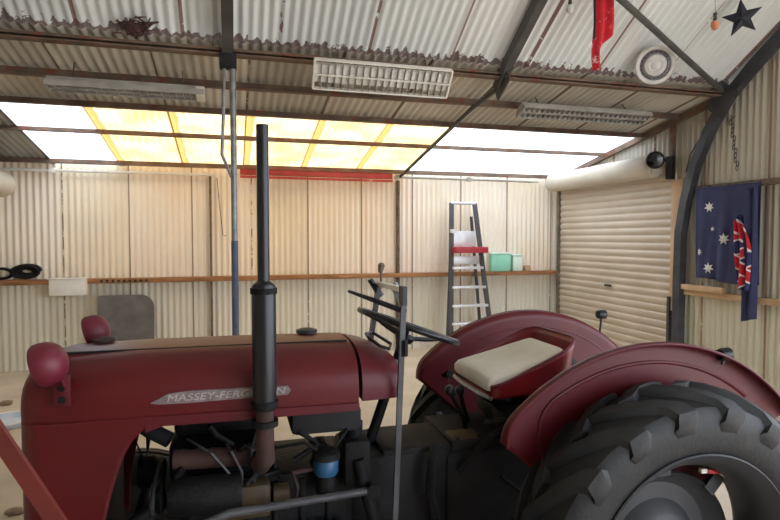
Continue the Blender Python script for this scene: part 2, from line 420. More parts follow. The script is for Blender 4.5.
mb = MB(); mb.box((4.75,4.62,3.03), (.012,.3,.26), (math.radians(-52),0,0)); mb.build('gusset_plate', 'arch', arch_t)
raf = thing('roof_rafter', (2.34, 4.62, 3.02), 'dark steel rafter running up the steep roof between the lights and the red cloth', 'beam', 'steel frames of the shed')
arch_mesh(arch_path(2.34, False), .07, .10).build('upper_rafter', 'rafter', raf)
mb = MB(); mb.tube([(2.34,4.75,3.0),(2.33,5.3,2.94),(2.31,7.78,2.50)], .022, 8); mb.build('lower_rafter', 'rafter', raf)
mb = MB(); mb.box((2.34,4.66,3.04), (.014,.26,.2), (math.radians(-30),0,0)); mb.build('gusset_plate', 'rafter', raf)
r2 = thing('roof_rafter', (-.02, 4.62, 3.02), 'dark steel rafter rising straight above the post behind the exhaust', 'beam', 'steel frames of the shed')
arch_mesh(arch_path(-.02, False), .085, .10).build('upper_rafter', 'rafter', r2)
mb = MB(); mb.box((-.02,4.64,3.02), (.13,.13,.10), None, .006); mb.build('shoe', 'blackmatt', r2)
pst = thing('steel_post', (.015, 4.66, 0), 'slim pipe post behind the tractor exhaust, galvanised above, blue paint below', 'post')
mb = MB(); mb.tube([(.015,4.66,1.62),(.015,4.66,2.97)], .024, 12); mb.build('upper_pipe', 'galv', pst)
mb = MB(); mb.tube([(.015,4.66,.012),(.015,4.66,1.62)], .027, 12); mb.build('lower_pipe', 'bluepaint', pst)
mb = MB(); mb.tube([(-.05,4.66,2.97),(-.06,4.66,2.6),(-.075,4.66,2.3),(-.0,4.66,2.12)], .013, 8); mb.build('side_pipe', 'galv', pst)
mb = MB(); mb.box((.015,4.66,.006), (.16,.16,.012)); mb.build('base_plate', 'galv', pst)
# diagonal tie
a = Vector((4.69, 4.56, 3.10)); b = atY(606, -14, 3.62)
mb = MB(); mb.tube([a, b], .026, 10); tag(mb.build('diagonal_brace', 'rafter'), 'grey diagonal pipe brace running from the red cloth down to the curved column', 'brace')
# purlin high in the main roof (carries rag and star)
mb = MB(); mb.box(((XL+XR)/2, 3.72, zr(3.72)-.03), (XR-XL-.1, .05, .06), (math.radians(-32),0,0)); tag(mb.build('roof_purlin', 'rusty_steel'), 'upper roof purlin that the red cloth hangs from, above the picture', 'beam', 'roof purlins')

# back wall rails, posts, pipes
g = thing('wall_rail', (1.06, 7.78, 1.06), 'weathered timber rail along the back wall at waist height', 'rail')
mb = MB(); mb.box((1.06,7.775,1.10), (XR-XL-.12,.12,.06), None, .006); mb.build('rail', 'timber', g)
for i in range(9):
    mb = MB(); mb.lathe([(.0,0),(.016,0),(.016,.01),(0,.01)], (-1.58+i*.065,7.712,1.10), (0,-1,0), 10); mb.build('bolt_head', 'blackmatt', g)
def stud(px, label, z0=0, z1=2.5, w_=.045):
    p = atY(px, 240, 7.8)
    mb = MB(); mb.box((p.x, 7.805, (z0+z1)/2), (w_,.05,z1-z0), None, .004); mb.box((p.x, 7.775, (z0+z1)/2), (.014,.03,z1-z0))
    tag(mb.build('wall_stud', 'stud'), label, 'stud', 'wall studs on the back wall')
stud(211, 'narrow stained wall stud left of the slim pipe post', 0, 2.46, .028)
stud(398, 'narrow dark wall stud on the back wall left of the ladder', 0, 2.46)
def pipe(pa, pb, Y, r, m, label, name='wall_pipe', grp='pipes along the top of the back wall', saddles=()):
    a, b = atY(*pa, Y), atY(*pb, Y)
    t = thing(name, tuple((a+b)/2), label, 'pipe', grp)
    mb = MB(); mb.tube([a, b], r, 12); mb.build('pipe', m, t)
    for f in saddles:
        p = a.lerp(b, f); mb = MB(); mb.box((p.x, p.y, p.z), (.07, r*2+.03, r*2+.03), None, .006); mb.build('saddle', m, t)
    return t
pipe((2,160), (212,166), 7.72, .016, 'conduit', 'upper of two pale conduits along the top of the back wall, left side', saddles=(.55,))
pipe((2,169), (214,175), 7.72, .017, 'white', 'lower of two pale conduits along the top of the back wall, with junction box', saddles=(.22,))
pipe((394,177), (538,182), 7.74, .018, 'conduit', 'pale pipe along the top of the back wall above the ladder', saddles=(.02,.5))
a, b = atY(240,171,7.66), atY(392,176,7.66)
mb = MB(); mb.bar(a, b, .06, .09, bev=.004); mb.bar(a+Vector((0,-.025,-.075)), b+Vector((0,-.025,-.075)), .03, .03)
tag(mb.build('steel_beam', 'redsteel', angle=30), 'red painted beam fixed along the top of the back wall right of the exhaust', 'beam')
# right wall rails and boards
for z, lab in ((1.04,'lower rail on the right wall under the blue flag'), (2.17,'upper rail on the right wall that the blue flag hangs from')):
    mb = MB(); mb.box((4.868, (YR+5.2)/2, z), (.06, 5.2-YR, .06), None, .005); tag(mb.build('wall_rail', 'stud' if z > 2 else 'timber_pale'), lab, 'rail', 'rails of the right wall')
mb = MB(); mb.box((4.82, 4.88, 1.10), (.05,.56,.06), None, .004); tag(mb.build('timber_offcut', 'timber_pale'), 'short pale timber strip lying on the wall rail below the blue flag', 'timber')
mb = MB(); mb.box((4.89, 5.32, 1.55), (.03,.17,1.5), None, .004); struct(mb.build('trim_1', 'timber_pale'))
mb = MB(); mb.box((4.88, 5.40, .48), (.05,.04,.96)); struct(mb.build('trim_2', 'arch'))
mb = MB(); mb.box((4.88, 7.72, 1.22), (.05,.05,2.44)); struct(mb.build('trim_3', 'stud'))
mb = MB(); mb.box((4.86, 5.38, 2.62), (.05,.05,.62)); struct(mb.build('trim_4', 'rusty_steel'))
mb = MB(); mb.bar((4.87, YE+.1, zl(YE+.1)-.06), (4.87, 7.8, zl(7.8)-.06), .05, .07); struct(mb.build('trim_5', 'rusty_steel'))
# roller doors
def roller_door(x, sgn, y0, y1, name):
    def prof(z):
        f = (z % .092)/.092
        return .016*(math.sin(PI*f)**.6 if f < .8 else .0)
    mb = MB(); n = int(DH/.092*8)
    mb.grid(lambda u, v: Vector((x + sgn*prof(u*DH-.001), y0 + (y1-y0)*v, .02+u*DH)), n, 2)
    mb.box((x, (y0+y1)/2, .03), (.035, y1-y0, .06))
    o = mb.build(name, 'door', angle=60, origin=(x, (y0+y1)/2, 0)); return struct(o)
d1 = roller_door(4.90, -1, DY0-.04, DY1+.03, 'door_1')
mb = MB(); mb.box((4.862, 6.5, 1.0), (.03,.12,.03), None, .004); mb.build('door_handle', 'rimgrey', d1)
def drum(xc, y0, y1, z, r, label, far=True):
    t = thing('roller_drum', (xc, (y0+y1)/2, z-r), label, 'roller drum', 'roller door drums')
    mb = MB(); L_ = y1-y0
    mb.lathe([(0,0),(r*.5,0),(r*.92,.004),(r,.02),(r,L_-.02),(r*.92,L_-.004),(r*.5,L_),(0,L_)], (xc,y0,z), (0,1,0), 40); mb.build('drum_cover', 'drum', t)
    for y in (y0-.012, y1+.012):
        mb = MB(); s = 1 if xc > 0 else -1
        xw = XR-.012 if s > 0 else XL+.0104; mb.box(((xc-s*r*.3+xw)/2, y, z), (abs(xw-xc+s*r*.3), .012, r*1.2)); mb.build('end_bracket', 'drum', t)
    return t
drum(4.71, 5.50, 7.66, 2.47, .135, 'long white drum of the closed roller door on the right wall')
drum(-2.60, 5.40, 7.60, 2.27, .155, 'rounded white drum end poking in at the left edge under the conduits')

# ------------------------------------------------------------------ lights hanging from the roof (unlit)
def luminaire(c, length, width, tilt, rz, label, white_end=False):
    t = thing('fluorescent_light', tuple(c), label, 'light fitting', 'fluorescent light fittings')
    R = Euler((tilt,0,rz)).to_matrix(); c = Vector(c)
    def W(p): return c + R @ Vector(p)
    mb = MB(); h = .055
    mb.box(W((0,0,h/2)), (length, width*.62, h), R, .008)
    mb.build('housing', 'white' if tilt < -.6 else 'dullgrey', t)
    mb = MB()
    for y in (-width/2, width/2): mb.box(W((0,y,-.01)), (length,.012,.045), R)
    for x in (-length/2, length/2): mb.box(W((x,0,-.01)), (.014,width,.045), R)
    mb.box(W((0,0,-.01)), (length,.012,.045), R)
    mb.build('frame', 'white' if tilt < -.6 else 'dullgrey', t)
    mb = MB(); n = int(length/.055)
    for i in range(1, n): mb.box(W((-length/2+i*length/n,0,-.012)), (.004,width-.014,.034), R)
    mb.build('louvre', 'grille', t)
    for y in (-width/4, width/4):
        mb = MB(); mb.tube([W((-length/2+.02,y,.012)), W((length/2-.02,y,.012))], .013, 10); mb.build('tube', 'starwhite' if tilt < -.6 else 'conduit', t)
    if white_end:
        mb = MB(); mb.box(W((length/2-.03,0,.0)), (.07,width*1.02,.075), R, .006); mb.build('end_cap', 'white', t)
    for x in (-length*.35, length*.35):
        p = W((x,0,h)); mb = MB(); mb.tube([p, Vector((p.x, p.y+.08, (zl(p.y+.08) if p.y+.08 > YE else zr(p.y+.08)) - .02))], .005, 6); mb.build('hanger', 'rafter', t)
    return t
luminaire((1.20, 4.50, 2.945), 1.14, .235, math.radians(-52), math.radians(0), 'white framed louvred light fitting hanging centrally below the eave beam')
luminaire((-.80, 5.02, 2.845), 1.17, .17, math.radians(-6), 0, 'grey light fitting with a white end cap hanging on the left', True)
luminaire((3.46, 5.02, 2.895), 1.46, .18, math.radians(-22), 0, 'grey louvred light fitting hanging at the right, beside the eave beam brace', False)

# ------------------------------------------------------------------ hanging oddments
# hub-like white disc on the eave beam
c = atY(655, 65, 4.33); ax = Vector((-.42,-.74,-.30)).normalized()
t = thing('wheel_trim', tuple(c), 'round white ribbed disc fixed at the eave beam between red cloth and star', 'wheel trim')
mb = MB(); mb.lathe([(0,-.02),(.135,-.02),(.168,-.005),(.172,.01),(.162,.028),(.135,.022),(.128,.0)], c, ax, 44); mb.build('outer_rim', 'hubcap', t)
mb = MB(); mb.lathe([(.129,.0),(.129,.012),(.106,.018),(.101,.008)], c, ax, 44); mb.build('ring', 'hubgrey', t)
mb = MB(); mb.lathe([(.102,.004),(.09,.03),(.06,.04),(.045,.034),(.03,.045),(0,.048)], c, ax, 36); mb.build('centre', 'hubcap', t)
u = ax.cross(Vector((0,0,1))).normalized(); w = ax.cross(u)
mb = MB()
for i in range(20):
    a = 2*PI*i/20; mb.box(c + (u*math.cos(a)+w*math.sin(a))*.118 + ax*.017, (.010,.010,.006))
mb.build('studs', 'blackmatt', t)
# star
c = atX(742, 18, 4.12)
t = Vector((-.62,-.70,-.3)).normalized(); u = t.cross(Vector((0,0,1))).normalized(); w = u.cross(t); u = -u if u.x > 0 else u
u = Vector((0,0,1)).cross(t).normalized(); w = t.cross(u)
R_ = .155; out = []
mb = MB(); vs = []
for i in range(10):
    r = R_ if i % 2 == 0 else R_*.42
    a = PI/2 + i*PI/5 + .12
    vs.append(c + (u*math.cos(a)+w*math.sin(a))*r)
fr = mb.bm.verts.new(c + t*.028); bk = mb.bm.verts.new(c - t*.006)
V = [mb.bm.verts.new(p) for p in vs]
for i in range(10):
    mb.bm.faces.new((V[i], V[(i+1) % 10], fr)); mb.bm.faces.new((V[(i+1) % 10], V[i], bk))
st = thing('barn_star', tuple(c), 'dark five-pointed metal star hanging high on the right', 'star')
mb.build('star', 'starblack', st, angle=15)
mb = MB(); tp = vs[0]; mb.tube([tp, Vector((tp.x, tp.y+.02, zr(tp.y+.02)))], .003, 6); mb.build('wire', 'rafter', st)
# red cloth
top = atY(597, -16, 3.74); bot = atY(606, 72, 3.76)
H = top.z - bot.z
def rag(u, v):
    wd = .165*(1 - .10*v); left = top.x - .03 + .02*v + .008*math.sin(v*6)
    # the right edge is cut back on a slant, leaving a narrow tail
    lim = 1.0 if v < .58 else max(.30, 1.0 - (v-.58)*4.2)
    y = 3.74 + .020*math.sin(u*11*lim+v*2) + .008*math.sin(v*9)
    return Vector((left + wd*u*lim, y, top.z - H*v))
t = thing('red_cloth', (top.x, 3.74, bot.z), 'red cloth with pale print hanging from the roof near the top centre right', 'cloth')
mb = MB(); mb.grid(rag, 14, 30); mb.build('cloth', 'ragred', t, angle=80, solid=.003)
mb = MB(); mb.tube([top+Vector((-.035,-.02,.05)), top+Vector((-.036,-.03,-.20)), top+Vector((-.034,-.025,-.42))], .008, 8); mb.build('cord', 'blackmatt', t)
# small hanging ornaments
def ornament(px, py, Y, label, m1, m2, s=1.):
    c = atY(px, py, Y); t = thing('hanging_ornament', tuple(c), label, 'ornament', 'small ornaments hanging from the roof')
    mb = MB(); mb.lathe([(0,-.055*s),(.022*s,-.04*s),(.032*s,-.01*s),(.024*s,.02*s),(0,.03*s)], c, (0,0,1), 14); mb.build('lower_body', m2, t)
    mb = MB(); mb.lathe([(0,.025*s),(.016*s,.035*s),(.012*s,.07*s),(.02*s,.085*s),(0,.1*s)], c, (0,0,1), 12); mb.build('upper_body', m1, t)
    mb = MB(); mb.tube([c+Vector((0,0,.1*s)), Vector((c.x, c.y+.01, zr(c.y)+.02))], .002, 6); mb.build('string', 'rafter', t)
ornament(715, 24, 3.85, 'small orange and dark ornament hanging left of the dark star', 'railgrey', 'orange', 1.0)
ornament(570, 8, 3.85, 'small grey ornament hanging at the top edge left of the red cloth', 'railgrey', 'hubcap', .9)
# dark clump on the eave
c = atY(137, 27, 4.53)
mb = MB(); rr = random.Random(3)
for i in range(70):
    p = c + Vector((rr.gauss(0,.05), rr.gauss(-.01,.015), rr.gauss(0,.028)))
    d = Vector((rr.uniform(-1,1), rr.uniform(-.4,.4), rr.uniform(-.3,1.0))).normalized()*rr.uniform(.04,.09)
    mb.tube([p-d*.5, p+d*.5], [.008,.004], 5)
mb.lathe([(0,-.045),(.06,-.035),(.075,0),(.05,.03),(0,.035)], c+Vector((-.02,.02,-.01)), (0,0,1), 14)
mb.tube([c+Vector((.03,0,.01)), c+Vector((.09,0,.035)), c+Vector((.15,0,.05))], [.02,.012,.006], 7)
tag(mb.build('twig_clump', 'rustclump'), 'dark reddish clump lodged on the eave beam at upper left', 'clump')
# wall lamp near the roller drum
c = atX(655, 160, 4.52); t = thing('wall_floodlight', tuple(c), 'round black lamp on a bracket beside the roller drum', 'lamp')
ax = Vector((-.55,-.78,-.12)).normalized()
mb = MB(); mb.lathe([(0,-.13),(.05,-.12),(.08,-.06),(.094,0),(.097,.02),(.09,.03),(.086,.02)], c, ax, 28); mb.build('lamp_body', 'black', t)
mb = MB(); mb.lathe([(.088,.012),(.055,.022),(0,.026)], c, ax, 28); mb.build('lens', 'lens', t)
mb = MB(); mb.tube([c-ax*.10, c-ax*.12+Vector((.12,-.05,.0)), Vector((4.80,5.38,c.z-.02))], .02, 8); mb.build('arm', 'black', t)
mb = MB(); mb.box((4.83,5.38,c.z-.06), (.05,.09,.26), None, .006); mb.build('mount', 'blackmatt', t)
# chain hanging on the right wall
mb = MB(); p0 = atX(731, 118, 4.84); p1 = atX(737, 168, 4.84)
n = 13
for i in range(n):
    p = p0.lerp(p1, i/(n-1)) + Vector((0, .012*math.sin(i*2.1), 0)); a = (i % 2)*PI/2
    e = Vector((math.cos(a)*.5, math.sin(a), 0)).normalized()
    mb.tube([p + e*(.014*math.cos(q*PI/4)) + Vector((0,0,.030*math.sin(q*PI/4))) for q in range(8)], .0045, 6, closed=True)
mb.tube([p0, p0+Vector((.05,0,.02))], .006, 6)
tag(mb.build('hanging_chain', 'railgrey'), 'short dark chain hanging on the right wall beside the curved column', 'chain')

mb = MB(); mb.tube([atX(686,172,4.86), atX(690,155,4.86), atX(699,140,4.86), atX(713,130,4.86)], .007, 6)
tag(mb.build('wall_cable', 'stud'), 'thin cable curving on the right wall behind the curved column', 'cable')
# ------------------------------------------------------------------ flag
FX = 4.80
def fold(y, z):
    v = max(0., min(1., (2.16-z)/.96))
    return .016*math.sin(y*26+1.2) * (.25+.75*v) + .010*math.sin(y*47+z*3)*v
ft = thing('hanging_flag', (FX, 4.6, .85), 'navy blue flag with white stars pinned along its top to the right wall', 'flag')
cl, cr = 4.97, 4.19
def fl(u, v):
    y = cl + (cr-cl)*u; z = 2.17 - .96*v - .03*u*v + .012*math.sin(u*8)*v
    return Vector((FX - fold(y, z), y, z))
mb = MB(); mb.grid(fl, 60, 24); mb.build('flag_field', 'navy', ft, angle=80, solid=.003)
for px, py, r in ((708,207,.058), (723,239,.062), (707,268,.06), (699,252,.04), (711,229,.026)):
    p = atX(px, py, FX-.02); n = 7 if r > .03 else 5; mb = MB()
    pts = []
    for i in range(2*n):
        a = PI/2 + i*PI/n; q = r if i % 2 == 0 else r*.48
        y = p.y - q*math.cos(a); z = p.z + q*math.sin(a); pts.append((y, z))
    ce = mb.bm.verts.new((FX - fold(p.y, p.z) - .006, p.y, p.z))
    V = [mb.bm.verts.new((FX - fold(y, z) - .006, y, z)) for y, z in pts]
    for i in range(2*n): mb.bm.faces.new((V[i], V[(i+1) % (2*n)], ce))
    o = mb.build('star', 'starwhite', ft, angle=80, solid=.002)
def uj(u, v):
    y0 = 4.43 - .05*v; wd = .05 + .15*math.sin(min(1, v*1.6)*PI/2)*(1-.25*v)
    y = y0 - wd*u; z = 1.80 - .66*v + .08*u*(1-v)
    return Vector((FX - .035 - .028*math.sin(u*14+v*4) - .02*v, y, z))
mb = MB(); mb.grid(uj, 36, 30); o = mb.build('flag_corner', 'union', ft, angle=80, solid=.003); o['label'] = 'red, white and blue crossed corner hanging in a bunch'
mb = MB(); mb.grid(lambda u, v: Vector((FX-.03-.02*math.sin(u*9+v*2), 4.33-.14*u, 2.1-1.27*v+.04*u)), 20, 20); mb.build('flag_fold', 'navy', ft, angle=80, solid=.003)

# ------------------------------------------------------------------ ladder against the back wall
lt = thing('step_ladder', (3.4, 7.3, 0), 'tall dark-railed step ladder with pale treads standing against the back wall', 'ladder')
YT, YG = 7.62, 7.22; HT = 2.14
def ly(z): return YG + (YT-YG)*z/HT
def lx(z): return 2.89 + .075*z, 3.54 - .061*z
for s in (0, 1):
    a = Vector((lx(0)[s], ly(0), .015)); b = Vector((lx(HT)[s], ly(HT), HT))
    mb = MB(); mb.bar(a, b, .028, .065, up=(1,0,0)); mb.build('rail', 'railgrey', lt)
    mb = MB(); mb.box((a.x, a.y, .015), (.05,.09,.03), None, .005); mb.build('foot', 'blackmatt', lt)
    mb = MB(); mb.bar(Vector((a.x+(.05 if s == 0 else -.05), 7.5, .0)), Vector((b.x+(.03 if s == 0 else -.03), 7.67, 1.95)), .022, .04, up=(1,0,0)); mb.build('rear_rail', 'railgrey', lt)
for py in (268, 287, 305, 322, 341, 361):
    z = atY(470, py, 7.4).z; a, b = lx(z)
    mb = MB(); mb.box(((a+b)/2, ly(z)-.01, z), (b-a-.02,.09,.035), None, .004); mb.build('tread', 'alum', lt)
z = 2.14; a, b = lx(z); mb = MB(); mb.tube([(a-.01,ly(z),z),(b+.01,ly(z),z)], .022, 10); mb.build('top_bar', 'alum', lt)
z = atY(470,250,7.4).z; a, b = lx(z); mb = MB(); mb.box(((a+b)/2+.03, ly(z)-.05, z), (b-a+.06,.18,.085), None, .006); mb.build('platform', 'platred', lt)
z = atY(470,241,7.4).z; a, b = lx(z); mb = MB(); mb.box(((a+b)/2-.02, ly(z)+.02, z+.03), (b-a-.06,.03,.22), None, .005); o = mb.build('tray_panel', 'alum', lt)
z = atY(470,259,7.4).z; a, b = lx(z); mb = MB(); mb.box(((a+b)/2, ly(z)+.02, z-.02), (b-a-.05,.03,.12), None, .005); mb.build('panel', 'alum', lt)
z = atY(451,231,7.4).z; a, b = lx(z); mb = MB(); mb.box((a, ly(z)-.02, z), (.06,.09,.05), None, .005); mb.build('clip', 'alum', lt)

# ------------------------------------------------------------------ things on the back wall rail
RT = 1.131
def tub(px, w, h, m, label, rim=True):
    c = atY(px, 260, 7.76); t = thing('plastic_tub', (c.x, 7.765, RT), label, 'tub', 'tubs on the wall rail')
    mb = MB(); mb.box((c.x, 7.765, RT+h/2), (w,.10,h), None, .012); mb.build('body', m, t)
    mb = MB(); mb.box((c.x, 7.765, RT+h+.012), (w+.02,.11,.024), None, .006); mb.build('lid', 'mintpale', t)
    return t
tub(500, .32, .26, 'mint', 'mint green plastic tub on the wall rail right of the ladder')
tub(516.5, .15, .23, 'mintpale', 'pale plastic tub at the right of the mint green tub')
c = atY(527, 266, 7.76)
mb = MB(); mb.box((c.x,7.76,RT+.04), (.09,.08,.08), None, .01); tag(mb.build('small_box', 'timber_pale'), 'tiny tan box on the wall rail right of the two tubs', 'box')
# white box hung on the rail
c = atY(69, 287, 7.68)
t = thing('wall_box', (c.x, 7.66, c.z-.11), 'white enamel box fixed over the wall rail at left', 'box')
mb = MB(); mb.box((c.x, 7.655, c.z), (.40,.11,.20), None, .01); mb.build('body', 'white', t)
mb = MB(); mb.box((c.x, 7.655, c.z+.105), (.42,.13,.014), None, .003); mb.build('lid', 'white', t)
# coil of dark hose on the rail
c = atY(27, 271, 7.70); pts = []
t = thing('hose_coil', (c.x, 7.72, RT), 'coil of dark hose lying on the wall rail at the left edge', 'hose')
for i in range(96):
    a = 2*PI*i/16; k = i/96
    pts.append((c.x-.03+(.165-.10*k)*math.cos(a)+.015*math.sin(3.3*k*6), 7.735+.075*k+.01*math.sin(a*1.7), RT+.100+(.078-.035*k)*math.sin(a)+.008*math.cos(k*40)))
mb = MB(); mb.tube(pts, .022, 8); mb.build('coil', 'iron', t)
pts = [(c.x-.30+.12*math.cos(2*PI*i/16), 7.74+.06*i/48, RT+.078+.06*math.sin(2*PI*i/16)) for i in range(48)]
mb = MB(); mb.tube(pts, .016, 8); mb.build('loose_coil', 'iron', t)
# grey board leaning on the wall
def rounded(cx, cz, w, h, r_tl, r_tr):
    pts = [(cx-w/2, cz-h/2), (cx+w/2, cz-h/2)]
    for i in range(7):
        a = i/6*PI/2; pts.append((cx+w/2-r_tr+r_tr*math.cos(a), cz+h/2-r_tr+r_tr*math.sin(a)))
    for i in range(4):
        a = PI/2+i/3*PI/2; pts.append((cx-w/2+r_tl+r_tl*math.cos(a), cz+h/2-r_tl+r_tl*math.sin(a)))
    return pts
a = atY(97, 296, 7.62); b = atY(154, 296, 7.62)
pts = rounded((a.x+b.x)/2, a.z/2+.005, b.x-a.x, a.z-.01, .02, .16)
mb = MB(); mb.prism([(x, 7.52+.12*z/a.z, z) for x, z in pts], (0,.02,0)); tag(mb.build('leaning_board', 'board'), 'dark grey board with one rounded corner leaning on the back wall', 'board')
# power cord on the wall near the post
mb = MB(); p = atY(217, 186, 7.74)
mb.tube([atY(217,178,7.74), atY(219,200,7.75), atY(223,235,7.76), atY(226,236,7.76)], .006, 6)
tag(mb.build('wall_cable', 'stud'), 'thin cable dangling on the back wall beside the pipe post', 'cable')

# floor clutter
for i, (px, py, s) in enumerate(((6,405,.05), (14,514,.04), (428,368,.04))):
    d = ray(px, py); c = Vector((0,0,HCAM)) + d*(-HCAM/d.z)
    mb = MB(); rr = random.Random(i+11)
    bmesh.ops.create_icosphere(mb.bm, subdivisions=2, radius=s)
    for v in mb.bm.verts: v.co = Vector((v.co.x*1.3, v.co.y, max(-s*.3, v.co.z*.7)))*rr.uniform(.85,1.12) + Vector((c.x, c.y, s*.3))
    tag(mb.build('stone', 'stone'), ['brown stone on the sandy floor at the left edge by the back', 'brown stone on the floor at the lower left corner', 'stone on the sandy floor between dash and far fender'][i], 'stone', 'stones on the floor')
d = ray(8, 424); c = Vector((0,0,HCAM)) + d*(-HCAM/d.z)
t = thing('plastic_tray', (c.x, c.y, 0), 'shallow pale plastic tray on the sandy floor left of the tractor nose', 'tray')
mb = MB(); mb.lathe([(0,.006),(.17,.006),(.2,.05),(.21,.05),(.18,.0),(0,.0)], (c.x,c.y,.0), (0,0,1), 32); mb.build('dish', 'paleplastic', t)
mb = MB(); mb.lathe([(.2,.05),(.215,.055),(.218,.045),(.205,.042)], (c.x,c.y,.0), (0,0,1), 32); mb.build('rim', 'white', t)

# red bar at lower left: a leaning prop with its post and foot
t = thing('steel_prop', (-.45, 1.3, 0), 'orange-red flat steel bar sloping across the lower left corner before the nose', 'steel bar')
pa, pb = atY(0, 438, 1.3), atY(54, 518, 1.3)
d = (pb-pa).normalized(); lo = pa + d*((pa.z-.04)/-d.z); hi = pa - d*.75
mb = MB(); mb.bar(hi, lo, .012, .032, up=Vector((0,0,1)).cross(d).cross(d)); mb.bar(hi+Vector((0,.02,0)), lo+Vector((0,.02,0)), .03, .008, up=Vector((0,0,1)).cross(d).cross(d)); mb.build('sloping_bar', 'redbar', t)
mb = MB(); mb.box((hi.x-.02, 1.33, (hi.z+.03)/2), (.05,.05,hi.z+.03), None, .004); mb.build('upright', 'redbar', t)
mb = MB(); mb.box(((hi.x+lo.x)/2, 1.33, .02), (lo.x-hi.x+.2,.06,.04), None, .004); mb.build('foot_rail', 'redbar', t)

# ------------------------------------------------------------------ tractor
YC = 2.07; AX = 1.405; RA = .577
T = thing('tractor', (AX, YC, 0), 'dark red vintage farm tractor parked across the foreground of the shed', 'tractor')
# bonnet
def bsec(x, w, top, low):
    half = [(w, low), (w+.003, low+(top-low)*.25), (w-.002, low+(top-low)*.48), (w-.016, low+(top-low)*.66), (w-.045, low+(top-low)*.80), (w-.09, low+(top-low)*.925), (w-.14, low+(top-low)*.975), (w*.2, low+(top-low)*.998), (0, top)]
    L_ = [Vector((x, YC-a, z)) for a, z in half]; R_ = [Vector((x, YC+a, z)) for a, z in half[:-1]][::-1]
    return L_ + R_
mb = MB(); mb.loft([bsec(*q) for q in ((-.604,.20,1.23,1.12),(-.598,.225,1.252,1.11),(-.58,.24,1.268,1.108),(-.53,.25,1.280,1.106),(-.3,.255,1.286,1.103),(0,.254,1.285,1.10),(.3,.252,1.281,1.098),(.400,.25,1.278,1.098))])
bon = mb.build('bonnet', 'red', T, angle=50)
# bonnet seam strip along top centre
mb = MB(); mb.bar((-.52, YC-.09, 1.2825), (.39, YC-.09, 1.2785), .010, .006); mb.build('bonnet_strip', 'blackmatt', bon)
for x, r, m_ in ((-.44,.036,'rustpipe'), (.27,.04,'rimgrey')):
    mb = MB(); mb.lathe([(r*.8,0),(r*.8,.01),(r,.012),(r,.022),(r*.5,.028),(0,.028)], (x, YC+.09, 1.272), (0,0,1), 24); mb.build('filler_cap', m_, bon)
# dash cowl
mb = MB(); mb.loft([bsec(*q) for q in ((.413,.248,1.274,1.10),(.47,.244,1.262,1.10),(.53,.236,1.238,1.10),(.56,.225,1.218,1.10),(.568,.205,1.20,1.11))])
cow = mb.build('dash_cowl', 'reddull', T, angle=50)
for y, z, r in ((YC-.10,1.165,.035),(YC+.06,1.165,.03)):
    mb = MB(); mb.lathe([(0,.0),(r,0),(r,.012),(r*.85,.016),(0,.014)], (.566,y,z), (1,0,0), 20); mb.build('gauge', 'chrome', cow)
# wire handle on top of the cowl
mb = MB(); A = [atY(366,334,1.98), atY(372,332,2.03), atY(391,344,2.01), atY(389,349,1.94), atY(380,346,1.92), atY(368,337,1.95)]
mb.tube(A, .006, 8, closed=True); mb.build('wire_handle', 'black', T)
# side rails under the bonnet + nose cowl
for s in (-1, 1):
    mb = MB(); y = YC + s*.254
    mb.prism([(x, y-.006, z) for x, z in ((-.26,1.108),(.40,1.098),(.40,1.074),(.0,1.074),(-.21,1.076),(-.26,1.06))], (0,.012,0)); mb.build('bonnet_rail', 'reddull', T)
LV = [(1.108,-.235),(1.082,-.25),(1.06,-.275),(1.035,-.298),(1.0,-.318),(.95,-.337),(.88,-.358),(.80,-.376),(.71,-.39),(.60,-.395)]
def cowl(u, v):
    k = v*(len(LV)-1); i = min(int(k), len(LV)-2); f = k-i
    z = LV[i][0]*(1-f)+LV[i+1][0]*f; xr = LV[i][1]*(1-f)+LV[i+1][1]*f
    xf, w, r = -.602, .254, .065
    # plan path: side - corner arc - front - corner arc - side
    s = abs(u-.5)*2; sg = -1 if u < .5 else 1
    if s > .5:
        q = (s-.5)/.5; x = (xf+r)*(1-q)+xr*q; y = w
    elif s > .25:
        a = (s-.25)/.25*PI/2; x = xf+r-r*math.cos(a); y = w-r+r*math.sin(a)
    else: x = xf; y = (w-r)*s/.25
    return Vector((x, YC+sg*y, z))
mb = MB(); mb.grid(cowl, 57, 37); nose = mb.build('nose_cowl', 'red', T, angle=60, solid=.01)
mb = MB(); mb.box((-.61, YC, .86), (.012,.30,.40), None, .004); gr = mb.build('grille', 'blackmatt', T)
for i in range(9):
    mb = MB(); mb.tube([(-.62, YC-.128+i*.032, .67), (-.62, YC-.128+i*.032, 1.05)], .007, 8); mb.build('grille_bar', 'chrome', gr)
# headlamps
for s in (-1, 1):
    c = Vector((-.503, YC+s*.288, 1.294)); ax = Vector((1,0,.30)).normalized()
    mb = MB(); mb.lathe([(.0,-.030),(.052,-.032),(.058,-.034),(.062,-.027),(.063,-.010),(.0605,.006),(.054,.021),(.042,.034),(.024,.043),(0,.046)], c, ax, 32); hl = mb.build('headlamp', 'lampred', T, angle=50)
    mb = MB(); mb.lathe([(.051,-.033),(.036,-.039),(0,-.042)], c, ax, 28); o = mb.build('lamp_lens', 'glass', hl)
    mb = MB(); mb.box((-.48, YC+s*.262, 1.205), (.045,.014,.09), None, .004); mb.bar((-.48, YC+s*.266, 1.22), (-.49, YC+s*.285, 1.26), .03, .012); mb.build('lamp_bracket', 'reddull', hl)
    for z in (1.18, 1.215):
        mb = MB(); mb.lathe([(0,0),(.011,0),(.009,.008),(0,.009)], (-.48, YC+s*.268, z), (0,s,0), 8); mb.build('bolt', 'iron', hl)
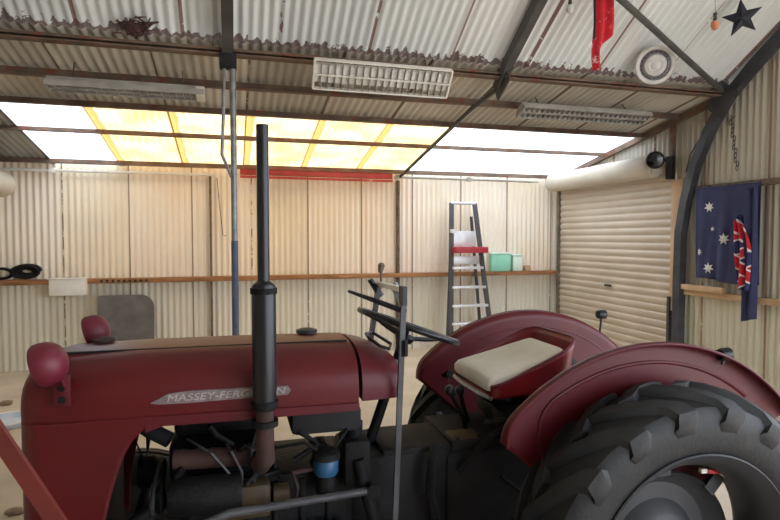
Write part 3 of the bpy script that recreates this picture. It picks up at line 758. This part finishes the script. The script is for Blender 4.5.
# bonnet badge with lettering
for s in (-1, 1):
    yb = YC + s*.2585
    mb = MB(); x0_, x1_ = (-.245, .165); zz = 1.158
    pts = [(x0_,zz-.009),(x0_+.05,zz+.016),(x0_+.12,zz+.021),(x1_,zz+.015),(x1_+.01,zz),(x1_,zz-.013),(x0_+.10,zz-.016),(x0_+.02,zz-.014)]
    if s > 0: pts = [(x0_+x1_-x, z) for x, z in pts]
    mb.prism([(x, yb-.003, z) for x, z in pts], (0,.006,0)); bd = mb.build('bonnet_badge', 'badge', T)
    cu = bpy.data.curves.new('lettering', 'FONT'); cu.body = 'MASSEY-FERGUSON'; cu.size = .040; cu.extrude = .0015; cu.align_x = 'CENTER'; cu.align_y = 'CENTER'; cu.space_character = 1.0; cu.shear = .2
    to = bpy.data.objects.new('tmp_text', cu); COL.objects.link(to)
    bpy.context.view_layer.update()
    me = bpy.data.meshes.new_from_object(to.evaluated_get(bpy.context.evaluated_depsgraph_get()))
    bpy.data.objects.remove(to); 
    w_ = max(v.co.x for v in me.vertices)-min(v.co.x for v in me.vertices); sc = .355/w_
    Rm = Matrix.Rotation(PI/2, 4, 'X') if s < 0 else Matrix.Rotation(PI, 4, 'Z') @ Matrix.Rotation(PI/2, 4, 'X')
    me.transform(Matrix.Translation(Vector(((x0_+x1_)/2+.018*(1 if s < 0 else -1), yb+s*.0035, zz+.001))-ORG[T.name]) @ Rm @ Matrix.Diagonal((sc, .75, 1, 1)))
    me.materials.append(M['letters']); lo_ = bpy.data.objects.new('badge_lettering', me); COL.objects.link(lo_); lo_.parent = bd
# exhaust
ex, ey = .09, 1.765
mb = MB(); mb.lathe([(.0,1.49),(.0185,1.49),(.0185,1.99),(.015,1.99),(.015,1.95),(0,1.95)], (ex,ey,0), (0,0,1), 24); mb.build('exhaust_pipe', 'black', T)
mb = MB(); mb.lathe([(0,1.115),(.03,1.115),(.036,1.13),(.037,1.15),(.037,1.49),(.033,1.505),(.019,1.515),(0,1.516)], (ex,ey,0), (0,0,1), 28)
mf = mb.build('muffler', 'black', T)
for z in (1.075, 1.135, 1.485):
    mb = MB(); mb.lathe([(.032,z-.009),(.041,z-.009),(.041,z+.009),(.032,z+.009)], (ex,ey,0), (0,0,1), 24, True); mb.build('clamp', 'iron', mf)
mb = MB(); mb.tube([(ex,ey,1.12),(ex,ey,1.0),(ex,ey+.01,.955),(ex-.01,ey+.05,.925),(ex-.02,ey+.14,.92)], [.028,.028,.03,.03,.03], 16); mb.build('exhaust_elbow', 'rustpipe', T)
# ---- engine
mb = MB(); mb.box((.10, YC, .64), (.60,.34,.42), None, .02)
for i in range(6): mb.box((-.14+i*.09, YC-.172, .66), (.02,.02,.34), None, .005)
eb = mb.build('engine_block', 'iron', T)
mb = MB(); mb.box((-.04, YC+.02, .90), (.34,.28,.13), None, .015)
for i in range(8): mb.lathe([(0,0),(.014,0),(.014,.02),(0,.022)], (-.18+i*.04, YC-.125, .945), (0,-.4,1), 6)
mb.build('cylinder_head', 'iron2', T)
mb = MB(); mb.box((-.04, YC+.03, 1.0), (.32,.17,.07), None, .025); mb.build('rocker_cover', 'iron', T)
mb = MB(); mb.tube([(-.19,YC-.17,.935),(.0,YC-.18,.93),(.13,YC-.18,.925)], .032, 12)
for x in (-.17,-.06,.05): mb.tube([(x,YC-.09,.93),(x,YC-.17,.932)], .026, 10)
mb.build('exhaust_manifold', 'rustpipe', T)
mb = MB(); mb.tube([(-.40,YC-.02,1.03),(-.34,YC-.03,1.04),(-.27,YC-.06,1.0),(-.21,YC-.08,.97)], .026, 12); mb.build('radiator_hose', 'blackmatt', T)
mb = MB(); mb.tube([(-.41,YC-.12,.72),(-.33,YC-.16,.72),(-.27,YC-.17,.77),(-.19,YC-.15,.80)], .026, 12); mb.build('lower_hose', 'blackmatt', T)
mb = MB(); mb.box((-.44, YC, .80), (.07,.44,.50), None, .01); rad = mb.build('radiator', 'iron2', T)
mb = MB(); mb.box((-.44, YC, 1.05), (.085,.40,.045), None, .015); mb.lathe([(.02,0),(.02,.02),(.03,.022),(.03,.03),(0,.03)], (-.44,YC,1.07), (0,0,1), 16); mb.build('top_tank', 'iron', rad)
fan = MB(); fc = Vector((-.30, YC, .84)); fan.lathe([(0,-.02),(.05,-.02),(.055,.03),(0,.06)], fc, (1,0,0), 20); fo = fan.build('fan_hub', 'iron', T)
for i in range(4):
    a = PI/4 + i*PI/2; d = Vector((0, math.cos(a), math.sin(a))); n = Vector((0,-d.z,d.y))
    mb = MB(); p0_, p1_ = fc+d*.045, fc+d*.185
    mb.prism([p0_-n*.02, p1_-n*.04+Vector((-.02,0,0)), p1_+n*.04+Vector((.02,0,0)), p0_+n*.02], (.004,0,0)); mb.build('fan_blade', 'iron2', fo)
# belt driven dynamo on the near side
mb = MB(); c = Vector((-.20, YC-.235, .84)); mb.lathe([(0,0),(.05,0),(.058,.02),(.058,.2),(.05,.22),(.0,.22)], c, (1,0,0), 24); dy = mb.build('dynamo', 'iron', T)
mb = MB(); mb.lathe([(0,-.05),(.05,-.05),(.04,-.035),(.05,-.02),(.02,-.01),(0,-.01)], c, (1,0,0), 24); mb.build('pulley', 'iron2', dy)
mb = MB(); mb.bar(c+Vector((.02,.0,.05)), Vector((-.13,YC-.12,.95)), .008, .03); mb.build('tension_bracket', 'iron', dy)
mb = MB(); belt = []
for i in range(24):
    a = 2*PI*i/24; y = YC-.118+.175*math.cos(a); z = .84 + .055*math.sin(a) ; belt.append((-.242, y, z))
mb.tube(belt, .007, 6, closed=True); mb.build('fan_belt', 'blackmatt', T)
# injection pump, brass tags, pipes
mb = MB(); mb.box((.03, YC-.21, .80), (.16,.08,.11), None, .015); mb.lathe([(0,0),(.035,0),(.035,.05),(0,.055)], (.12,YC-.21,.80), (1,0,0), 16); ip = mb.build('injection_pump', 'brass', T)
for i in range(3):
    mb = MB(); x = -.02+i*.04
    mb.tube([(x,YC-.22,.85),(x,YC-.235,.90),(x-.05+i*.02,YC-.23,.965),(-.15+i*.11,YC-.13,.985)], .0045, 6); mb.build('injector_pipe', 'darksteel', ip)
# fuel filter with the blue bowl
c = Vector((.292, YC-.23, 0))
mb = MB(); mb.lathe([(0,.945),(.03,.945),(.046,.935),(.048,.915),(0,.915)], c, (0,0,1), 24); mb.lathe([(0,.916),(.012,.916),(.012,.86),(.02,.86),(.034,.84),(.034,.80),(0,.79)], c, (0,0,1), 20); ff = mb.build('filter_head', 'iron', T)
mb = MB(); mb.lathe([(0,.86),(.036,.86),(.042,.87),(.042,.905),(.036,.915),(0,.915)], c, (0,0,1), 24); o = mb.build('filter_bowl', 'bluefilter', ff); o['label'] = 'blue filter canister'
mb = MB(); mb.box((.292, YC-.15, .92), (.04,.15,.03), None, .005); mb.build('filter_bracket', 'iron2', ff)
mb = MB(); mb.tube([(.26,YC-.235,.945),(.22,YC-.24,.975),(.12,YC-.22,.96),(.06,YC-.22,.86)], .006, 8); mb.build('fuel_line', 'iron2', T)
mb = MB(); mb.tube([(.32,YC-.23,.945),(.36,YC-.22,.99),(.39,YC-.15,1.02)], .006, 8); mb.build('fuel_line', 'iron2', T)
mb = MB(); mb.box((.30, YC, 1.03), (.24,.42,.09), None, .02); mb.build('fuel_tank', 'blackmatt', T)
mb = MB(); mb.box((.40, YC-.17, .88), (.09,.13,.16), None, .012); mb.lathe([(0,0),(.03,0),(.03,.05),(0,.05)], (.40,YC-.17,.96), (0,0,1), 14); mb.build('steering_box', 'iron', T)
mb = MB(); mb.tube([(.40,YC-.24,.90),(.415,YC-.25,.82),(.45,YC-.25,.70),(.46,YC-.25,.60)], [.02,.02,.022,.024], 12); mb.build('drop_arm', 'iron', T)
mb = MB(); mb.tube([(-.40,YC-.34,.70),(-.02,1.77,.80),(.44,YC-.285,.81)], .013, 10); dl = mb.build('drag_link', 'darksteel', T)
mb = MB(); mb.lathe([(0,-.02),(.024,-.018),(.024,.018),(0,.02)], (.44,YC-.28,.81), (0,1,0), 14); mb.build('ball_joint', 'iron', dl)
# starter and sump
mb = MB(); mb.lathe([(0,0),(.045,0),(.05,.02),(.05,.2),(.0,.21)], (.16,YC-.23,.64), (1,0,0), 20); mb.build('starter_motor', 'iron2', T)
mb = MB(); mb.box((.05, YC, .40), (.52,.28,.12), None, .03); mb.build('sump', 'iron', T)
# small pipes cluttering the bay
rr = random.Random(5)
for i in range(9):
    x = rr.uniform(-.2,.42); y = YC-rr.uniform(.17,.25); z = rr.uniform(.78,.95)
    mb = MB(); q = [(x,y,z)]
    for j in range(4):
        x += rr.uniform(-.06,.09); y += rr.uniform(-.02,.025); z += rr.uniform(-.05,.05); q.append((min(x,.5),max(y,YC-.27),z))
    mb.tube(q, rr.choice((.006,.008,.011)), 7); mb.build('engine_pipe', rr.choice(('iron2','iron','blackmatt','rustpipe')), T)
# front frame, axle, wheels
mb = MB(); mb.box((-.38, YC, .48), (.40,.30,.16), None, .02); mb.build('front_support', 'iron', T)
mb = MB(); mb.bar((-.42,YC-.56,.36), (-.42,YC+.56,.36), .07, .08, bev=.01); mb.bar((-.42,YC,.36),(-.42,YC,.48),.10,.12); mb.build('front_axle', 'iron', T)
def lathe_wheel(prof, c, n=48): return MB().lathe(prof, c, (0,1,0), n, True)
for s in (-1, 1):
    c = Vector((-.42, YC+s*.60, .355))
    tp = [(.21,-.05),(.24,-.068),(.29,-.074),(.325,-.066),(.343,-.05),(.346,-.03),(.335,-.026),(.335,-.014),(.350,-.010),(.350,.010),(.335,.014),(.335,.026),(.346,.03),(.343,.05),(.325,.066),(.29,.074),(.24,.068),(.21,.05)]
    ft_ = lathe_wheel(tp, c).build('front_tyre', 'tyre', T, angle=40)
    mb = MB(); mb.lathe([(.215,-.055),(.205,-.05),(.20,-.03),(.20,.03),(.205,.05),(.215,.055),(.208,.056),(.19,.035),(.19,-.035),(.208,-.056)], c, (0,1,0), 40, True)
    mb.lathe([(.195,.01*s),(.12,-.01*s),(.06,.02*s),(.05,.05*s),(0,.055*s)], c, (0,1,0), 32); mb.build('front_rim', 'rimgrey', T)
    mb = MB(); mb.tube([(-.42,YC+s*.54,.355),(-.42,YC+s*.60,.355)], .035, 12); mb.build('stub_axle', 'iron', T)
# transmission, rear axle
mb = MB(); mb.box((.58, YC, .66), (.40,.32,.42), None, .03); mb.box((.66,YC-.02,.86),(.30,.26,.05),None,.01); mb.build('bell_housing', 'transgrey', T)
mb = MB(); mb.box((1.02, YC, .63), (.56,.36,.46), None, .035); mb.box((.98,YC,.875), (.42,.32,.04), None, .01)
for i in range(5): mb.lathe([(0,0),(.012,0),(.012,.012),(0,.014)], (.80+i*.09, YC-.14, .893), (0,0,1), 6)
mb.build('gearbox_housing', 'transgrey', T)
mb = MB(); mb.box((1.45, YC, .62), (.42,.40,.46), None, .05)
for s in (-1,1): mb.lathe([(.0,.18),(.16,.18),(.13,.24),(.085,.30),(.075,.5),(.0,.5)], (AX,YC,RA), (0,s,0), 24)
mb.build('rear_axle_housing', 'transgrey', T)
mb = MB(); mb.box((1.20, YC, .91), (.34,.26,.08), None, .02); mb.lathe([(0,0),(.05,0),(.05,.06),(.03,.08),(0,.08)], (1.12,YC-.05,.94), (0,0,1), 16); mb.build('hydraulic_cover', 'iron', T)
mb = MB(); mb.box((.84, YC-.10, .885), (.12,.10,.035), None, .01); mb.build('rusty_cover_plate', 'brass', T)
for s in (-1, 1):
    mb = MB(); mb.box((.86, YC+s*.30, .46), (.34,.24,.012), None, .003); mb.bar((.86,YC+s*.16,.44),(.86,YC+s*.4,.44),.04,.03); mb.build('footplate', 'iron', T)
for pts in ([(.88,YC-.04,.88),(.86,YC-.05,.95),(.82,YC-.06,1.02),(.80,YC-.06,1.06)], [(.93,YC+.05,.88),(.90,YC+.04,.96),(.88,YC+.03,1.03)]):
    mb = MB(); mb.tube(pts, .009, 8); gl = mb.build('gear_lever', 'iron2', T)
    mb = MB(); bmesh.ops.create_uvsphere(mb.bm, u_segments=14, v_segments=8, radius=.02)
    for v in mb.bm.verts: v.co += Vector(pts[-1])
    mb.build('lever_knob', 'black', gl)
mb = MB(); mb.tube([(.78,YC-.20,.80),(.90,YC-.22,.93),(1.0,YC-.22,.965),(1.06,YC-.2,.95)], .012, 8); mb.tube([(.98,YC-.22,.965),(.94,YC-.24,.99),(.86,YC-.24,.985)], .008, 8); mb.build('clutch_linkage', 'iron', T)
mb = MB(); mb.box((1.02, YC-.16, .955), (.14,.10,.10), None, .02); mb.tube([(1.05,YC-.2,.99),(1.0,YC-.25,1.0),(.95,YC-.26,.97)],.012,8); mb.build('control_valve', 'iron2', T)
mb = MB(); mb.tube([(.70,YC-.2,.60),(.66,YC-.23,.75),(.67,YC-.22,.86),(.70,YC-.17,.885)], .016, 10); mb.build('oil_pipe', 'iron2', T)
mb = MB(); mb.tube([(.93,YC-.24,.78),(1.12,YC-.27,.62)], .008, 8); mb.build('brake_rod', 'iron', T)
# ---- seat
def seat_path(s):     # plan path of the pan wall, s 0..1 from near front to far front
    hw, xf, xb, r = .19, .92, 1.275, .09
    pts = [(xf, -hw+.02)]
    pts += [(xf+(xb-r-xf)*i/8, -hw) for i in range(1, 9)]
    pts += [(xb-r+r*math.sin(a), -hw+r-r*math.cos(a)) for a in [PI/2*i/6 for i in range(1, 7)]]
    pts += [(xb, -hw+r+(2*hw-2*r)*i/6) for i in range(1, 6)]
    pts += [(xb-r+r*math.cos(a), hw-r+r*math.sin(a)) for a in [PI/2*i/6 for i in range(0, 7)]]
    pts += [(xb-r-(xb-r-xf)*i/8, hw) for i in range(1, 8)] + [(xf, hw-.02)]
    k = s*(len(pts)-1); i = min(int(k), len(pts)-2); f = k-i
    return pts[i][0]*(1-f)+pts[i+1][0]*f, pts[i][1]*(1-f)+pts[i+1][1]*f
def seat_wall(u, v):
    x, y = seat_path(u); t = max(0., (x-.92)/.355)
    top = 1.09 + .165*(t**1.1); bot = 1.05 + .02*t
    fl_ = 1 + .10*v*t
    return Vector((.92+(x-.92)*(1+.05*v*t), YC + y*fl_, bot+(top-bot)*v))
mb = MB(); mb.grid(seat_wall, 70, 8); mb.grid(lambda u, v: Vector((seat_path(v*.5)[0], YC + seat_path(v*.5)[1]*(1-2*u), 1.05+.02*(seat_path(v*.5)[0]-.92)/.355)), 8, 30)
pan = mb.build('seat_pan', 'seatred', T, angle=60, solid=.008)
mb = MB(); mb.tube([seat_wall(i/60, 1) for i in range(61)], .006, 8); mb.build('seat_rim', 'lampred', pan)
mb = MB(); mb.tube([(.917,YC-.18,1.05),(.91,YC-.1,1.047),(.91,YC+.1,1.047),(.917,YC+.18,1.05)], .008, 8); mb.build('front_edge', 'chrome', pan)
mb = MB()
def cush(u, v):
    # u around cross-section (lateral), v along length
    x = .912 + .335*v; hw = .172 - .03*max(0, v-.7)
    zt = 1.128 + .085*v; zb = 1.062 + .012*v
    a = 2*PI*u; e = .32
    cx, sx = math.cos(a), math.sin(a)
    yy = hw*math.copysign(abs(cx)**e, cx); zz = (zt-zb)/2*math.copysign(abs(sx)**(e*1.6), sx)
    taper = 1 - .35*(max(0, (.06-v)/.06))**2
    dip = -.014*math.exp(-(yy/.10)**2)*math.exp(-((v-.5)/.35)**2) if sx > 0 else 0
    return Vector((x, YC + yy*(.92+.08*taper), (zt+zb)/2 + zz*taper + dip))
mb.grid(cush, 40, 24, closeu=True)
bmesh.ops.holes_fill(mb.bm, edges=[e for e in mb.bm.edges if e.is_boundary])
mb.build('seat_cushion', 'cushion', T, angle=70)
mb = MB(); mb.bar((1.25,YC,.92),(1.06,YC,1.03),.07,.02); mb.bar((1.06,YC,1.03),(1.13,YC,1.045),.10,.02); mb.box((1.02,YC-.02,.96),(.08,.22,.06),None,.012); mb.build('seat_spring', 'iron2', T)
# ---- fenders and rear wheels
FR, FZ = .79, .492
def fender(s):
    yp = YC + s*.412
    a0, a1 = math.radians(38), math.radians(139.5)
    def prof(v):    # (radius, outward offset): plate, rolled edge, narrow flange
        if v < .6: return .30+(FR-.03-.30)*v/.6, 0
        if v < .85:
            a = (v-.6)/.25*PI/2; return FR-.03+.03*math.sin(a), .03-.03*math.cos(a)
        q = (v-.85)/.15; return FR - .002*q, .03 + .02*q
    def fn(u, v):
        a = a0+(a1-a0)*u; r, o = prof(v)
        # the front tip is rounded off towards the axle
        e = max(0, (u-.93)/.07); r2 = r - .045*e*e*v
        x, z = AX+r2*math.cos(a), FZ+r2*math.sin(a)
        return Vector((x, yp+s*o, z))
    mb = MB(); mb.grid(fn, 80, 33); f = mb.build('fender', 'reddull', T, angle=60, solid=.005)
    mb = MB(); mb.tube([fn(i/79, 1) for i in range(80)], .0055, 8); mb.build('fender_lip', 'reddull', f)
    rib = [Vector((AX+.715*math.cos(a), yp+s*.003, FZ+.715*math.sin(a))) for a in [math.radians(52+70*i/40) for i in range(41)]]
    e = rib[-1]; rib += [e+Vector((-.028,0,-.03)), e+Vector((-.045,0,-.07)), e+Vector((-.048,0,-.12)), e+Vector((-.035,0,-.18)), e+Vector((0,0,-.24))]
    mb = MB(); mb.tube(rib, [.007]*len(rib), 8); mb.build('pressed_rib', 'reddull', f)
    mb = MB(); mb.bar((AX-.10,yp-s*.02,.62),(AX-.12,yp-s*.02,1.05),.02,.06); mb.build('fender_bracket', 'iron', f)
    mb = MB(); mb.bar((AX+.12,yp-s*.02,.62),(AX+.14,yp-s*.02,1.05),.02,.06); mb.build('fender_bracket', 'iron', f)
    mb = MB(); mb.lathe([(0,0),(.020,0),(.018,.012),(0,.014)], (AX-.42,yp-s*.002,1.0), (0,-s,0), 16); mb.build('bolt', 'blackmatt', f)
    ang = math.radians(57 if s > 0 else 66); p = Vector((AX+FR*math.cos(ang), yp+s*.02, FZ+FR*math.sin(ang)))
    hh = .065 if s > 0 else -.022
    mb = MB(); mb.tube([p-Vector((.01,0,.03)), p+Vector((.0,0,hh+.01))], .006, 8); tl = mb.build('lamp_stalk', 'black', f)
    mb = MB(); mb.lathe([(0,-.022),(.02,-.022),(.024,-.012),(.024,.02),(0,.024)], p+Vector((0,0,hh+.03)), (1,0,0), 18); mb.build('tail_lamp', 'black', tl)
fender(-1); fender(1)
def rear_wheel(s):
    c = Vector((AX, YC+s*.545, RA))
    tp = [(.372,-.095),(.39,-.112),(.43,-.126),(.475,-.130),(.515,-.126),(.54,-.108),(.558,-.06),(.566,0),(.558,.06),(.54,.108),(.515,.126),(.475,.130),(.43,.126),(.39,.112),(.372,.095)]
    ty = lathe_wheel(tp, c, 72)
    # chevron lugs, part of the tyre casting
    n = 18
    for side in (-1, 1):
        for i in range(n):
            base = 2*PI*(i + (.5 if side > 0 else 0))/n
            secs = []
            for q, (y, rb, rt, hw) in enumerate(((-.014,.558,.592,.028),(.03,.556,.591,.029),(.07,.548,.581,.031),(.105,.532,.564,.033),(.124,.515,.542,.034),(.128,.49,.505,.032),(.127,.466,.470,.028))):
                a = base - min(max(y,0)*3.4, .40) + (.03 if q > 4 else 0)
                def pt(ang, r): return c + Vector((r*math.cos(ang), side*y, r*math.sin(ang)))
                def off(r): return hw/ r
                yo = side*(.006 if q == 4 else .012 if q == 5 else .004 if q == 6 else 0)
                v = [pt(a-off(rb)*1.35, rb), pt(a-off(rt), rt), pt(a+off(rt), rt), pt(a+off(rb)*1.35, rb)]
                if q >= 4: v[1].y += yo; v[2].y += yo
                secs.append(v+[v[0]])
            ty.loft(secs)
    ty = ty.build('rear_tyre', 'tyre', T, angle=32)
    mb = MB(); mb.lathe([(.394,-.118),(.382,-.106),(.368,-.09),(.35,-.07),(.338,-.035),(.338,.035),(.35,.07),(.368,.09),(.382,.106),(.394,.118),(.389,.122),(.358,.092),(.330,.045),(.330,-.045),(.358,-.092),(.389,-.122)], c, (0,1,0), 64, True)
    rm = mb.build('rear_rim', 'rimgrey', T)
    mb = MB(); d = -s
    mb.lathe([(.0,.0*d),(.10,.0*d),(.13,.015*d),(.16,.05*d),(.22,.055*d),(.262,.03*d),(.275,.0),(.272,-.012*d),(.258,.015*d),(.22,.04*d),(.165,.036*d),(.13,.0),(.10,-.015*d),(0,-.015*d)], c+Vector((0,-.045*s,0)), (0,1,0), 48)
    mb.build('wheel_disc', 'rimgrey', T)
    mb = MB()
    mb.lathe([(0,.02*d),(.085,.02*d),(.085,-.03*d),(.06,-.05*d),(0,-.055*d)], c+Vector((0,-.03*s,0)), (0,1,0), 28); mb.build('wheel_hub', 'iron', T)
    for i in range(8):
        a = 2*PI*i/8
        mb = MB(); p = c + Vector((.335*math.cos(a), -.045*s, .335*math.sin(a))); q = c + Vector((.262*math.cos(a), -.045*s, .262*math.sin(a)))
        mb.bar(q, p, .05, .02, up=(0,1,0)); mb.build('rim_lug', 'rimgrey', rm)
rear_wheel(-1); rear_wheel(1)
# red and white reflective strip inside the near rear rim
p = atY(713, 471, YC-.535)
mb = MB(); mb.box((p.x, p.y, p.z), (.055,.014,.016), (0,math.radians(8),0), .002); rf = mb.build('reflector', 'reflector', T)
for dx in (-.042, .042):
    mb = MB(); mb.box((p.x+dx, p.y, p.z-dx*.15-(.008 if dx > 0 else 0)), (.026,.014,.016), (0,math.radians(30 if dx > 0 else 4),0), .002); mb.build('white_end', 'white', rf)
# ---- steering wheel
c = Vector((.652, YC, 1.305)); nrm_ = Vector((math.sin(math.radians(20)),.03,math.cos(math.radians(20)))).normalized()
u_ = Vector((nrm_.z,0,-nrm_.x)); w_ = nrm_.cross(u_)
mb = MB(); mb.tube([c + (u_*math.cos(2*PI*i/48)+w_*math.sin(2*PI*i/48))*.198 for i in range(48)], .012, 12, closed=True); sw = mb.build('steering_wheel', 'black', T)
for i in range(3):
    a = 2*PI*i/3 + .2
    e = u_*math.cos(a)+w_*math.sin(a)
    mb = MB(); mb.tube([c-nrm_*.045+e*.02, c-nrm_*.03+e*.09, c+e*.195], [.009,.009,.007], 8); mb.build('spoke', 'black', sw)
mb = MB(); mb.lathe([(0,-.065),(.03,-.065),(.04,-.045),(.03,-.03),(0,-.025)], c, nrm_, 20); mb.build('hub', 'black', sw)
mb = MB(); mb.tube([c-nrm_*.06, c-nrm_*.30, c-nrm_*.5], .02, 12); mb.build('steering_column', 'iron2', T)
# ---- hoop frame behind the dash with rods and knob
yn, yf = 1.80, 2.14
hp = atY(404, 290, yn); hq = atY(379, 284, yf); lowp = atY(396, 515, yn); fq = atY(370, 330, yf)
mb = MB(); mb.bar(lowp-Vector((.02,0,.42)), hp, .018, .014, up=(0,1,0)); hf = mb.build('hoop_frame', 'darksteel', T)
mb = MB(); mb.bar(hq, fq-Vector((.01,0,.12)), .016, .028, up=(0,1,0)); mb.build('far_upright', 'black', hf)
mb = MB(); mb.bar(hp, hq, .016, .018); o = mb.build('top_bar', 'white', hf); o['label'] = 'white painted top bar'
mb = MB(); mb.bar(atY(394,285,2.0), atY(404,304,yn), .012, .03, up=(0,1,0)); mb.bar(atY(403,286,yn), atY(403,305,yn), .014, .05, up=(0,1,0)); mb.build('corner_gusset', 'black', hf)
mb = MB(); mb.tube([atY(348,291,1.88), atY(376,301,1.86), atY(406,312,yn)], [.005,.009,.010], 8); mb.build('throttle_rod', 'black', hf)
mb = MB(); mb.tube([atY(370,279,yf), atY(381,296,yf)], [.012,.014], 8); mb.build('stub_arm', 'black', hf)
mb = MB(); mb.tube([atY(366,314,1.98), atY(385,323,1.90), atY(404,336,yn)], [.006,.008,.009], 8); mb.build('lower_rod', 'black', hf)
mb = MB(); p = atY(381,268,yf); mb.lathe([(0,-.022),(.009,-.018),(.012,.0),(.014,.012),(.008,.02),(0,.022)], p, (.15,0,1), 14); mb.tube([p-Vector((0,0,.02)), atY(381,284,yf)], .005, 8); mb.build('knob', 'stud', hf)
mb = MB(); mb.box(atY(401,346,1.86), (.03,.03,.04), None, .006); mb.build('switch', 'blackmatt', hf)
mb = MB(); mb.tube([atY(404,340,yn), atY(404,356,yn)], .014, 8); mb.build('clamp', 'iron', hf)

# ------------------------------------------------------------------ light
w = bpy.data.worlds.new('sky'); scene.world = w; w.use_nodes = True
bg = w.node_tree.nodes['Background']; bg.inputs['Color'].default_value = (.80,.88,1,1); bg.inputs['Strength'].default_value = 3.2
sd = bpy.data.lights.new('sun', 'SUN'); sd.energy = 4.0; sd.angle = math.radians(.6); sd.color = (1,.96,.9)
so = bpy.data.objects.new('sun', sd); COL.objects.link(so); so.location = (0,12,10)
so.rotation_euler = Vector((-.40,-.30,-.87)).to_track_quat('-Z','Y').to_euler()

vs_ = scene.view_settings
vs_.view_transform = 'Standard'; vs_.look = 'None'; vs_.exposure = .97; vs_.gamma = 1; vs_.use_curve_mapping = False
cy = scene.cycles
cy.use_denoising = True
try: cy.denoiser = 'OPENIMAGEDENOISE'
except Exception: pass
cy.max_bounces = 12; cy.diffuse_bounces = 8; cy.transmission_bounces = 6
cy.sample_clamp_indirect = 8
